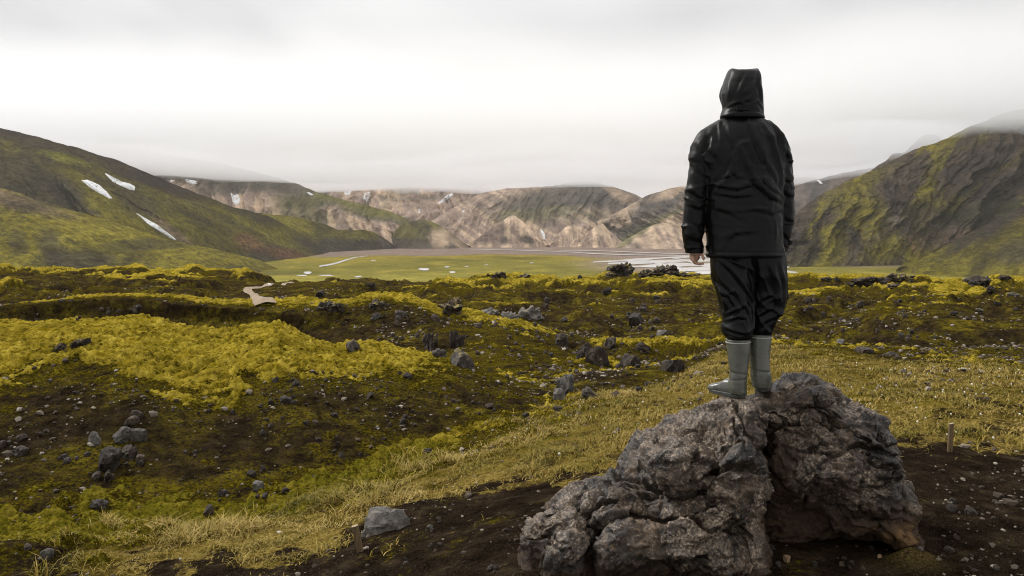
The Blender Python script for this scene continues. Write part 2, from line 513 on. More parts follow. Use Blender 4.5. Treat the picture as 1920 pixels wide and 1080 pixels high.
def col_ochre(PX, PY, t, g, X, Y, Z, seed):
    a = streak(X, Z, 0.008, 0.012, .4, seed + 1); b = streak(X, Z, 0.045, 0.006, .5, seed + 2); c = fbm2(X / 130, Z / 60, 4, seed + 3)
    C = lerp(np.broadcast_to(PINK, (*X.shape, 3)), TAN * 1.15, sm(-.3, .4, b + .4 * a))
    sky = poly(np.clip(PX, 250, 800), [(250, 300), (330, 317), (430, 332), (560, 357), (640, 372), (690, 385), (745, 402), (800, 440)], 1)
    top = PY - sky - 26 - 22 * c - 10 * b
    C = lerp(C, np.array([.125, .11, .085]), sm(10, -10, top))
    C = lerp(C, np.array([.155, .14, .045]), sm(12, -12, PY - sky - 18 - 16 * a) * sm(560, 620, PX) * .95)
    C = lerp(C, np.array([.145, .135, .05]), sm(.15, .5, c) * .55 * sm(430, 520, PX))
    C = lerp(C, np.array([.13, .12, .05]), ell(PX + 8 * b, PY + 6 * a, 570, 396, 60, 22, 18) * .75)
    return C * (1 + .12 * b)[..., None]
loft_hill('hill', 'hazy ochre ridge with green top behind the left mountain',
          [(180, 262, 2050), (250, 278, 2060), (330, 293, 2080), (430, 311, 2120), (500, 328, 2140), (560, 346, 2150), (600, 362, 2120), (640, 373, 2090), (690, 386, 2080), (745, 402, 2060), (775, 420, 2050), (810, 452, 2030)],
          [(180, 1750), (500, 1800), (700, 1880), (810, 2000)], col_ochre, 180, 810, nu=480, nv=150, seed=53, round_=.35, gully=32, gfreq=.021, rough=5, mat=FARMAT)

def col_dome(PX, PY, t, g, X, Y, Z, seed):
    b = streak(X, Z, 0.05, 0.02, .8, seed + 2); a = streak(X, Z, 0.018, 0.01, .8, seed + 1)
    C = lerp(np.broadcast_to(np.array([.145, .125, .045]), (*X.shape, 3)), np.array([.085, .075, .04]), sm(-.2, .4, a))
    C = lerp(C, np.array([.10, .085, .07]), sm(438, 450, PY + 9 * a + 4 * b) * .9)
    C = lerp(C, TAN * .85, ell(PX + 7 * b, PY + 6 * a, 828, 448, 20, 20) * .95)
    C = lerp(C, TAN * .7, ell(PX + 5 * b, PY, 862, 458, 20, 7, 40) * .8)
    return C
loft_hill('hill', 'rounded green dome with bare tan face at the plain edge',
          [(722, 458, 1960), (735, 440, 1965), (750, 424, 1975), (775, 414, 1985), (795, 412, 1990), (818, 419, 1990), (838, 431, 1990), (856, 444, 1990), (870, 455, 1990), (884, 463, 1995)],
          [(722, 1930), (800, 1880), (860, 1920), (884, 1990)], col_dome, 722, 884, nu=240, nv=90, seed=61, round_=.7, gully=6, gfreq=.03, rough=2.5, back=110, mat=FARMAT, crest_rough=1)

def col_far(PX, PY, t, g, X, Y, Z, seed):
    a = streak(X, Z, 0.006, 0.006, .7, seed + 1); b = streak(X, Z, 0.035, 0.006, .8, seed + 2); c = fbm2(X / 190, Z / 70, 4, seed + 3)
    C = lerp(np.broadcast_to(PINK, (*X.shape, 3)), TAN, sm(-.1, .45, b + .5 * a))
    C = lerp(C, np.array([.15, .125, .105]), sm(.0, .45, c + .3 * b) * .85)
    C = lerp(C, np.array([.14, .135, .075]), sm(.2, .55, a) * .5)
    C = lerp(C, np.array([.10, .09, .085]), ell(PX + 9 * b, PY + 6 * a, 810, 425, 40, 10, -20) * .6)
    return C * (1 + .1 * b)[..., None]
loft_hill('hill', 'farthest brown mountains fading into the cloud',
          [(480, 310, 2950), (600, 318, 2950), (700, 322, 2950), (800, 330, 2900), (880, 338, 2900), (960, 352, 2900), (1060, 375, 2900), (1130, 395, 2900)],
          [(480, 2200), (800, 2300), (1130, 2350)], col_far, 480, 1130, nu=520, nv=140, seed=71, round_=.2, gully=70, gfreq=.012, rough=10, mat=FARMAT, crest_rough=6)

def col_mid(PX, PY, t, g, X, Y, Z, seed):
    a = streak(X, Z, 0.005, 0.008, 1.6, seed + 1); b = streak(X, Z, 0.03, 0.008, 1.5, seed + 2); c = fbm2(X / 170, Z / 60, 4, seed + 3)
    C = lerp(np.broadcast_to(PINK * .95, (*X.shape, 3)), TAN, sm(-.15, .4, b + .4 * a))
    grey = np.array([.105, .095, .08])
    C = lerp(C, grey, np.clip(ell(PX + 12 * b, PY + 8 * a, 1060, 372, 130, 26, -8), 0, 1) * .95)
    C = lerp(C, grey, ell(PX + 12 * b, PY + 8 * a, 1130, 368, 70, 22, 18) * .85)
    C = lerp(C, TAN * .85, ell(PX + 8 * b, PY + 4 * a, 1165, 368, 38, 9, 28) * .7)
    C = lerp(C, np.array([.16, .15, .07]), ell(PX + 14 * b, PY + 8 * a, 1000, 400, 75, 16, -5) * .7)
    C = lerp(C, np.array([.15, .14, .09]), ell(PX + 14 * b, PY + 6 * a, 1120, 405, 90, 12, 0) * .6)
    C = lerp(C, np.array([.09, .085, .08]), ell(PX + 14 * b, PY + 4 * a, 1035, 384, 80, 4, -4) * .6)
    C = lerp(C, grey * 1.2, sm(.15, .5, c) * .4)
    return C * (1 + .1 * b)[..., None]
loft_hill('hill', 'broad grey-brown mountain in the middle distance, its top clear',
          [(780, 430, 2350), (830, 402, 2400), (870, 378, 2450), (905, 362, 2480), (960, 353, 2500), (1040, 348, 2520), (1068, 343, 2530), (1100, 340, 2530), (1130, 345, 2530), (1165, 355, 2520), (1205, 371, 2480), (1260, 398, 2420), (1320, 430, 2380)],
          [(780, 2120), (900, 2080), (1100, 2080), (1320, 2120)], col_mid, 780, 1320, nu=520, nv=160, seed=83, round_=.15, gully=30, gfreq=.017, skew=-.6, rough=7, mat=FARMAT)

def col_tanr(PX, PY, t, g, X, Y, Z, seed):
    a = streak(X, Z, 0.006, 0.008, -.8, seed + 1); b = streak(X, Z, 0.035, 0.008, -.9, seed + 2)
    C = lerp(np.broadcast_to(np.array([.14, .12, .10]), (*X.shape, 3)), TAN * .9, sm(-.2, .4, b * .7 + a))
    C = lerp(C, np.array([.11, .10, .09]), ell(PX + 9 * b, PY + 5 * a, 1235, 388, 55, 22, -20) * .85)
    C = lerp(C, TAN * .85, ell(PX + 5 * b, PY + 3 * a, 1262, 358, 40, 9, -24) * .85)
    C = lerp(C, np.array([.15, .15, .06]), ell(PX + 6 * b, PY + 4 * a, 1215, 425, 80, 6, -27) * .7)
    C = lerp(C, PINK * .9, ell(PX, PY, 1510, 352, 45, 26) * .8)
    return C * (1 + .1 * b)[..., None]
loft_hill('hill', 'tan and grey ridge behind the standing person',
          [(1120, 415, 2250), (1160, 396, 2300), (1190, 380, 2340), (1215, 366, 2360), (1245, 357, 2380), (1270, 350, 2390), (1300, 348, 2400), (1400, 346, 2400), (1470, 336, 2400), (1500, 332, 2400), (1530, 334, 2380), (1570, 347, 2350), (1640, 370, 2300)],
          [(1120, 2060), (1300, 2000), (1640, 1950)], col_tanr, 1120, 1640, nu=420, nv=150, seed=97, round_=.2, gully=50, gfreq=.018, skew=.8, rough=6, mat=FARMAT)

def col_grey(PX, PY, t, g, X, Y, Z, seed):
    b = streak(X, Z, 0.03, 0.008, -.9, seed + 2)
    return lerp(np.broadcast_to(np.array([.10, .092, .088]), (*X.shape, 3)), np.array([.16, .13, .11]), sm(-.3, .5, b))
loft_hill('hill', 'grey hazy slope rising behind the right mountain, snow patch on it',
          [(1480, 352, 2200), (1530, 337, 2200), (1560, 329, 2180), (1600, 321, 2160), (1650, 312, 2150), (1720, 300, 2150), (1900, 280, 2150)],
          [(1480, 1900), (1900, 1850)], col_grey, 1480, 1900, nu=220, nv=80, seed=101, round_=.2, gully=20, gfreq=.014, mat=FARMAT)

# ---- pale cones at the foot of the far mountains
def col_cone(PX, PY, t, g, X, Y, Z, seed):
    b = streak(X, Z, 0.05, 0.012, .0, seed + 2); a = streak(X, Z, 0.02, 0.02, .0, seed + 1)
    C = lerp(np.broadcast_to(PINK * .9, (*X.shape, 3)), TAN * 1.05, sm(-.25, .35, b + .4 * a))
    C = lerp(C, np.array([.17, .125, .105]), ell(PX + 6 * b, PY + 5 * a, 920, 440, 34, 15, -32) * .85)
    C = lerp(C, TAN * 1.15, ell(PX + 4 * b, PY, 985, 425, 18, 16, 50) * .85)
    C = lerp(C, np.array([.07, .06, .058]), np.maximum(ell(PX + 7 * b, PY + 5 * a, 946, 452, 11, 8), ell(PX + 7 * b, PY + 5 * a, 988, 451, 17, 8, 20)) * .85)
    C = lerp(C, TAN * 1.2, ell(PX + 4 * b, PY, 1128, 432, 18, 10) * .8)
    C = lerp(C, np.array([.16, .155, .07]), ell(PX + 5 * b, PY + 3 * a, 1195, 440, 62, 5, -35) * .8)
    C = lerp(C, TAN * .9, ell(PX + 5 * b, PY, 1225, 458, 30, 10, 20) * .7)
    C = lerp(C, np.array([.09, .08, .075]), ell(PX + 6 * b, PY + 4 * a, 1198, 462, 10, 6, 40) * .8)
    return C * (1 + .1 * b)[..., None]
for nm, cr, bs, a0, a1, sd in (
    ('pink-brown pyramid hill with dark patches above the gravel plain',
     [(868, 462, 2030), (890, 450, 2040), (915, 432, 2060), (940, 415, 2080), (962, 404, 2090), (978, 414, 2080), (998, 433, 2065), (1020, 452, 2050), (1035, 464, 2040)], [(868, 2020), (955, 1985), (1035, 2030)], 868, 1035, 7),
    ('low pale cone right of the waterfall',
     [(1022, 462, 2090), (1045, 440, 2100), (1065, 424, 2110), (1075, 423, 2110), (1090, 438, 2100), (1105, 450, 2090), (1118, 464, 2080)], [(1022, 2060), (1070, 2020), (1118, 2070)], 1022, 1118, 8),
    ('bright ochre cone beside the low pale cone',
     [(1072, 466, 2050), (1095, 447, 2060), (1112, 428, 2070), (1128, 419, 2075), (1140, 430, 2070), (1160, 448, 2060), (1185, 466, 2050)], [(1072, 2020), (1130, 1985), (1185, 2020)], 1072, 1185, 9),
    ('green and tan striped foothill left of the person',
     [(1135, 474, 1985), (1170, 452, 2010), (1200, 434, 2030), (1228, 421, 2045), (1248, 418, 2050), (1275, 428, 2050), (1310, 432, 2050), (1400, 430, 2050), (1480, 440, 2050), (1560, 460, 2050)], [(1135, 1960), (1230, 1880), (1400, 1850), (1560, 1850)], 1135, 1560, 10)):
    loft_hill('hill', nm, cr, bs, col_cone, a0, a1, nu=200, nv=80, seed=110 + sd, round_=.15, gully=9, gfreq=.03, rough=2.5, back=90, mat=FARMAT, crest_rough=1.2)

# ---- right mountain with fogged top, its hazy back peak, and the near spur
def col_right(PX, PY, t, g, X, Y, Z, seed):
    a = streak(X, Z, 0.012, 0.004, -1.15, seed + 1); b = streak(X, Z, 0.045, 0.007, -1.2, seed + 2); c = fbm2(X / 110, Z / 70, 4, seed + 3)
    C = lerp(np.broadcast_to(np.array([.080, .062, .046]), (*X.shape, 3)), GREEN * 1.05, sm(-.15, .35, a + .8 * b + .10))
    C = lerp(C, BROWN * .9, sm(.1, .5, c) * .55)
    # dark scree across the upper right and the gullied cliffs
    C = lerp(C, DARK * 1.05, ell(PX + 20 * b, PY + 10 * a, 1880, 300, 120, 75, -20) * .55)
    C = lerp(C, DARK * 1.1, ell(PX + 14 * b, PY + 8 * a, 1745, 420, 105, 40, 20) * .75)
    C = lerp(C, np.array([.036, .040, .020]), ell(PX + 14 * b, PY + 8 * a, 1850, 400, 90, 26, -16) * .7)
    C = lerp(C, np.array([.15, .125, .10]), np.maximum(ell(PX + 5 * b, PY, 1680, 404, 17, 18), np.maximum(ell(PX + 5 * b, PY, 1755, 415, 9, 14), ell(PX + 5 * b, PY, 1785, 430, 8, 18, -10))) * .55)
    C = lerp(C, np.array([.13, .085, .062]), ell(PX + 8 * b, PY, 1775, 443, 45, 15, -18) * .55)
    C = lerp(C, GREEN * 1.15, ell(PX + 8 * b, PY + 6 * a, 1620, 400, 45, 40, 40) * .75)
    C = lerp(C, GREEN * 1.2, ell(PX + 8 * b, PY + 6 * a, 1560, 460, 20, 34, -28) * .8)
    C = lerp(C, GREEN * 1.1, ell(PX + 8 * b, PY + 6 * a, 1660, 468, 42, 22, -20) * .75)
    C = lerp(C, DARK * 1.1, ell(PX + 5 * b, PY + 6 * a, 1600, 440, 9, 38, -35) * .85)
    C = lerp(C, DARK * 1.15, ell(PX + 9 * b, PY + 6 * a, 1500, 470, 40, 34, -20) * .85)
    C = lerp(C, DARK * 1.15, ell(PX + 4 * b, PY + 6 * a, 1668, 362, 9, 40, -18) * .8)
    C = lerp(C, np.array([.21, .13, .07]), ell(PX + 3 * b, PY, 1712, 462, 3, 24, -28) * .8)
    C = lerp(C, GREEN * 1.1, ell(PX + 14 * b, PY + 10 * a, 1600, 350, 70, 20, -32) * .6)
    return C * (1 + .14 * b)[..., None]
loft_hill('hill', 'dark gullied green mountain on the right, its top in cloud',
          [(1420, 455, 1180), (1455, 425, 1230), (1493, 399, 1280), (1533, 369, 1320), (1580, 343, 1340), (1630, 322, 1360), (1670, 303, 1370), (1713, 281, 1380), (1763, 265, 1380), (1807, 243, 1370), (1847, 226, 1360), (1913, 205, 1350), (2100, 195, 1320), (2600, 150, 1200)],
          [(1420, 1090), (1500, 1085), (1600, 1100), (1700, 1130), (1800, 1120), (2600, 800)], col_right, 1420, 2600, nu=760, nv=220, seed=131, round_=.15, gully=36, gfreq=.021, skew=-1.0, rough=7)
loft_hill('hill', 'craggy dark peak peeping out behind the right mountain',
          [(1600, 345, 1620), (1640, 316, 1630), (1662, 298, 1640), (1672, 290, 1640), (1700, 284, 1650), (1712, 272, 1650), (1733, 252, 1660), (1752, 252, 1660), (1775, 268, 1660), (1850, 280, 1660)],
          [(1600, 1450), (1850, 1450)], col_grey, 1600, 1850, nu=180, nv=60, seed=141, round_=.1, gully=10, gfreq=.02, rough=4, crest_rough=5)

def col_rspur(PX, PY, t, g, X, Y, Z, seed):
    a = streak(X, Z, 0.02, 0.006, -2.0, seed + 1); b = streak(X, Z, 0.07, 0.012, -2.0, seed + 2)
    C = lerp(np.broadcast_to(OLIVE * .9, (*X.shape, 3)), GREEN * .95, sm(-.4, .3, a + .5 * b))
    sky = poly(np.clip(PX, 1690, 1920), [(1690, 500), (1740, 478), (1780, 458), (1830, 430), (1880, 405), (1920, 385)], 1)
    C = lerp(C, DARK * 1.05, sm(30, 12, PY - sky + 14 * b) * .85 * sm(1740, 1800, PX))
    C = lerp(C, DARK * 1.2, ell(PX + 16 * b, PY + 8 * a, 1905, 470, 35, 22, -20) * .6)
    return C * (1 + .14 * b)[..., None]
loft_hill('hill', 'green spur sloping down from the right edge in front of the dark mountain',
          [(1684, 503, 960), (1700, 497, 970), (1740, 478, 985), (1780, 458, 1000), (1830, 430, 1020), (1880, 405, 1035), (1920, 385, 1045), (2100, 310, 1050), (2600, 220, 1000)],
          [(1684, 955), (1740, 900), (1800, 870), (1920, 820), (2600, 640)], col_rspur, 1684, 2600, nu=420, nv=120, seed=151, round_=.45, gully=9, gfreq=.02, skew=-1.0, rough=3, back=160)

# ---- water on the plain
def water_mat():
    m, N, L, P = new_mat('silty sky-pale water')
    P.inputs['Base Color'].default_value = (0.62, 0.60, 0.57, 1)  # silt plus the white of the reflected sky, painted as base colour
    P.inputs['Roughness'].default_value = 0.22
    oc = n_obj(N)
    L.new(n_bump(N, L, n_noise(N, L, oc, 0.4, 3), 0.5, 0.4), P.inputs['Normal'])
    return m
WATER = water_mat()

def ribbon(pts, widths):
    """pts px,py polyline on the plain, widths in pixel rows -> outline polygon mesh"""
    a = np.array(pts, float)
    s = np.linspace(0, len(a) - 1, len(a) * 8)
    px = poly(s, np.column_stack([np.arange(len(a)), a[:, 0]]), 1); py = poly(s, np.column_stack([np.arange(len(a)), a[:, 1]]), 1)
    w = poly(s, np.column_stack([np.arange(len(a)), np.array(widths, float)]), 1)
    w = w * (1 + .35 * noise2(s * 1.3, s * 0 + a[0, 0], 3))
    V = []
    for sg in (-1, 1):
        d = d_of_py(py + sg * w / 2)
        V.append(np.stack([(px - 960) / FPX * d, d, zplain(d) + .5], 1))
    n = len(s)
    V = np.concatenate(V)
    i = np.arange(n - 1)
    return V, np.stack([i, i + 1, i + 1 + n, i + n], 1)

def pond(cx, cy, rx, ry, sd):
    th = np.linspace(0, 2 * math.pi, 28, endpoint=False)
    r = 1 + .35 * noise2(np.cos(th) * 1.2 + sd, np.sin(th) * 1.2, sd)
    px = cx + rx * r * np.cos(th); d = d_of_py(cy + ry * r * np.sin(th))
    V = np.stack([(px - 960) / FPX * d, d, zplain(d) + .5], 1)
    me = bpy.data.meshes.new('pond'); me.from_pydata(V.tolist(), [], [list(range(28))]); me.update()
    return me

# braided river: strands that split and join
_braids = [
    ([(1112, 492), (1150, 490), (1200, 487), (1260, 483), (1330, 481), (1480, 479)], [2, 3, 4, 3, 4, 3]),
    ([(1140, 495), (1190, 493), (1240, 491), (1290, 489), (1340, 488), (1480, 486)], [3, 6, 6, 4, 6, 5]),
    ([(1180, 501), (1230, 499), (1270, 497), (1320, 497), (1380, 494), (1480, 492)], [2, 6, 7, 5, 6, 5]),
    ([(1225, 509), (1270, 507), (1310, 505), (1360, 503), (1480, 500)], [2, 6, 8, 8, 6]),
    ([(1255, 517), (1300, 513), (1350, 511), (1400, 508), (1470, 505)], [2, 5, 6, 6, 4]),
    ([(1190, 487), (1225, 493), (1255, 500), (1290, 507)], [2, 4, 5, 4]),
    ([(1260, 484), (1295, 491), (1320, 499), (1350, 507)], [2, 4, 5, 3]),
    ([(880, 468), (980, 470), (1060, 473), (1130, 477), (1200, 479), (1300, 480)], [.7, 1.2, 1.2, 1.6, 1.5, 1]),
    ([(1050, 470), (1120, 471), (1200, 474), (1290, 477)], [.7, 1.2, 1.4, 1])]
_V, _F, _n = [], [], 0
for p, w in _braids:
    v, f = ribbon(p, w); v[:, 2] += 0.05 * len(_V); _V.append(v); _F.append(f + _n); _n += len(v)
o = obj_from('river', mesh_from('river', np.concatenate(_V), np.concatenate(_F)), WATER)
tag(o, 'pale braided river channels spreading over the gravel plain', kind='structure')
v, f = ribbon([(598, 500), (622, 496), (640, 491), (652, 487), (668, 483), (690, 480)], [2.2, 3, 3, 2.4, 1.5, .8])
tag(obj_from('stream', mesh_from('stream', v, f), WATER), 'narrow pale stream winding past the end of the left hill', kind='structure')
v, f = ribbon([(1470, 509), (1490, 512), (1505, 516), (1525, 518)], [3, 4, 2.5, 1])
tag(obj_from('stream', mesh_from('stream', v, f), WATER), 'pale stream on the meadow right of the person', kind='structure')
for k, (cx, cy, rx, ry, lab) in enumerate((
        (577, 512, 7, 2.4, 'left'), (566, 517.5, 9, 1.2, ''), (612, 517, 14, 1, ''), (795, 505.5, 11, 2.0, ''), (838, 501, 5, 1.1, ''), (848, 511, 5.5, 1.5, ''),
        (672, 519.5, 7, 1.3, ''), (997, 493.5, 4, 1, ''), (912, 497, 4, .8, ''), (700, 489, 5, .7, ''), (875, 500, 4, .8, ''), (1580, 521, 12, 1.2, ''))):
    tag(obj_from('pond', pond(cx, cy, rx, ry, k + 2), WATER), 'small bright pool lying on the green meadow', kind='structure')

# ---- snow patches and the waterfall: sheets lying on the slopes they were seen on
def snow_mat():
    m, N, L, P = new_mat('old snow')
    f = n_noise(N, L, n_obj(N), 0.25, 5)
    L.new(n_ramp(N, L, f, [(.35, (.56, .56, .56)), (.55, (.80, .80, .81))]), P.inputs['Base Color'])
    P.inputs['Roughness'].default_value = .7
    L.new(n_bump(N, L, f, .4, 1.0), P.inputs['Normal'])
    return m
SNOW = snow_mat()
WHITEW = new_mat('falling white water')[0]
WHITEW.node_tree.nodes['Principled BSDF'].inputs['Base Color'].default_value = (.72, .72, .72, 1)

def cast(px, py):
    dg = bpy.context.evaluated_depsgraph_get()
    v = Vector(((px - 960) / FPX, 1.0, -(py - HOR) / FPX)).normalized()
    hit, loc, no, fi, ob, mx = SC.ray_cast(dg, Vector((0, 0, CAM_Z)), v)
    return (loc, no, ob) if hit else (None, None, None)

def drape(name, outline, mat, lift=1.2, step=1.5):
    """a thin sheet with rounded rim over the slope, filled from an outline"""
    P = np.array(outline, float)
    n = len(P)
    # densify and roughen outline
    s = np.linspace(0, n, n * 6, endpoint=False); i0 = s.astype(int); f = s - i0
    Q = P[i0 % n] * (1 - f)[:, None] + P[(i0 + 1) % n] * f[:, None]
    Q = Q + .6 * np.stack([noise2(s * .9, s * 0, 5), noise2(s * .9, s * 0 + 9, 6)], 1)
    c = Q.mean(0)
    rings = [Q, Q + (c - Q) * .08, Q + (c - Q) * .45]
    lifts = [-.4, lift, lift * 1.5]
    bm = bmesh.new(); R = []
    dref = None
    for q, lf in zip(rings, lifts):
        row = []
        for a, b in q:
            loc, no, ob = cast(a, b)
            if loc is None or (dref is not None and abs(loc.y - dref) > 90):
                d = dref or 1500.0
                loc = Vector(at(a, b, d)); no = Vector((0, -.5, .8))
            dref = loc.y if dref is None else .9 * dref + .1 * loc.y
            row.append(bm.verts.new(loc + no * lf))
        R.append(row)
    m = len(Q)
    for r in range(2):
        for i in range(m):
            bm.faces.new((R[r][i], R[r][(i + 1) % m], R[r + 1][(i + 1) % m], R[r + 1][i]))
    cv = bm.verts.new(sum((v.co for v in R[2]), Vector()) / m)
    for i in range(m):
        bm.faces.new((R[2][i], R[2][(i + 1) % m], cv))
    bmesh.ops.recalc_face_normals(bm, faces=bm.faces)
    me = bpy.data.meshes.new(name); bm.to_mesh(me); bm.free()
    for p in me.polygons: p.use_smooth = True
    return obj_from(name, me, mat)

_snow = [
    ([(152, 338), (162, 337), (172, 341), (186, 347), (192, 354), (201, 361), (211, 373), (204, 372), (192, 365), (178, 358), (165, 349)], 'white snow patch high on the left mountain, leftmost of its three'),
    ([(196, 325), (204, 331), (215, 335), (228, 342), (245, 346), (254, 351), (253, 358), (243, 356), (228, 349), (212, 341)], 'white snow patch just right of the leftmost one on the left mountain'),
    ([(254, 399), (262, 404), (275, 412), (288, 418), (302, 428), (314, 437), (331, 451), (322, 448), (306, 438), (290, 428), (274, 417)], 'long thin diagonal snow strip low on the left mountain'),
    ([(432, 361), (438, 366), (445, 364), (451, 372), (449, 381), (442, 385), (436, 379)], 'wedge of snow on the ochre ridge'),
    ([(346, 336), (356, 337), (368, 340), (372, 344), (362, 346), (350, 342)], 'small snow patch near the foggy top of the ochre ridge'),
    ([(319, 338), (328, 339), (326, 341), (320, 341)], 'tiny snow fleck nearest the left mountain skyline'),
    ([(574, 361), (580, 361), (588, 366), (582, 366)], 'thin snow sliver on the ochre ridge skyline'),
    ([(643, 358), (652, 359), (660, 357), (655, 366), (647, 366)], 'snow patch fading into cloud left of the far valley'),
    ([(683, 362), (694, 360), (692, 371), (688, 379), (681, 372)], 'snow patch fading into cloud just right of another one'),
    ([(821, 382), (828, 374), (838, 366), (848, 361), (850, 366), (840, 373), (832, 379)], 'slanting snow strip under the cloud on the far mountains'),
    ([(784, 391), (788, 392), (788, 399), (785, 400)], 'small upright snow fleck on the far mountains'),
    ([(866, 397), (872, 393), (870, 397), (867, 399)], 'tiny snow fleck right of the upright one on the far mountains'),
    ([(1531, 338), (1538, 339), (1543, 345), (1537, 344)], 'small snow patch beyond the right shoulder of the person'),
]
_hold = [(drape('snow_patch', a, SNOW), lab) for a, lab in _snow]
for k, (o, lab) in enumerate(_hold):
    tag(o, lab, 'snow patch', 'snow patches on the mountains')
o = drape('waterfall', [(1013, 428), (1018, 433), (1022, 440), (1023, 455), (1020, 456), (1018, 444), (1014, 436)], WHITEW, 1.0)
tag(o, 'thin white waterfall between the pyramid hill and the pale cone', 'waterfall')
# ================================================================== lava field and the trampled ground in front
def zl(pts):
    return [(p, HOR + (CAM_Z - z) * FPX / d, d) for p, z, d in pts]

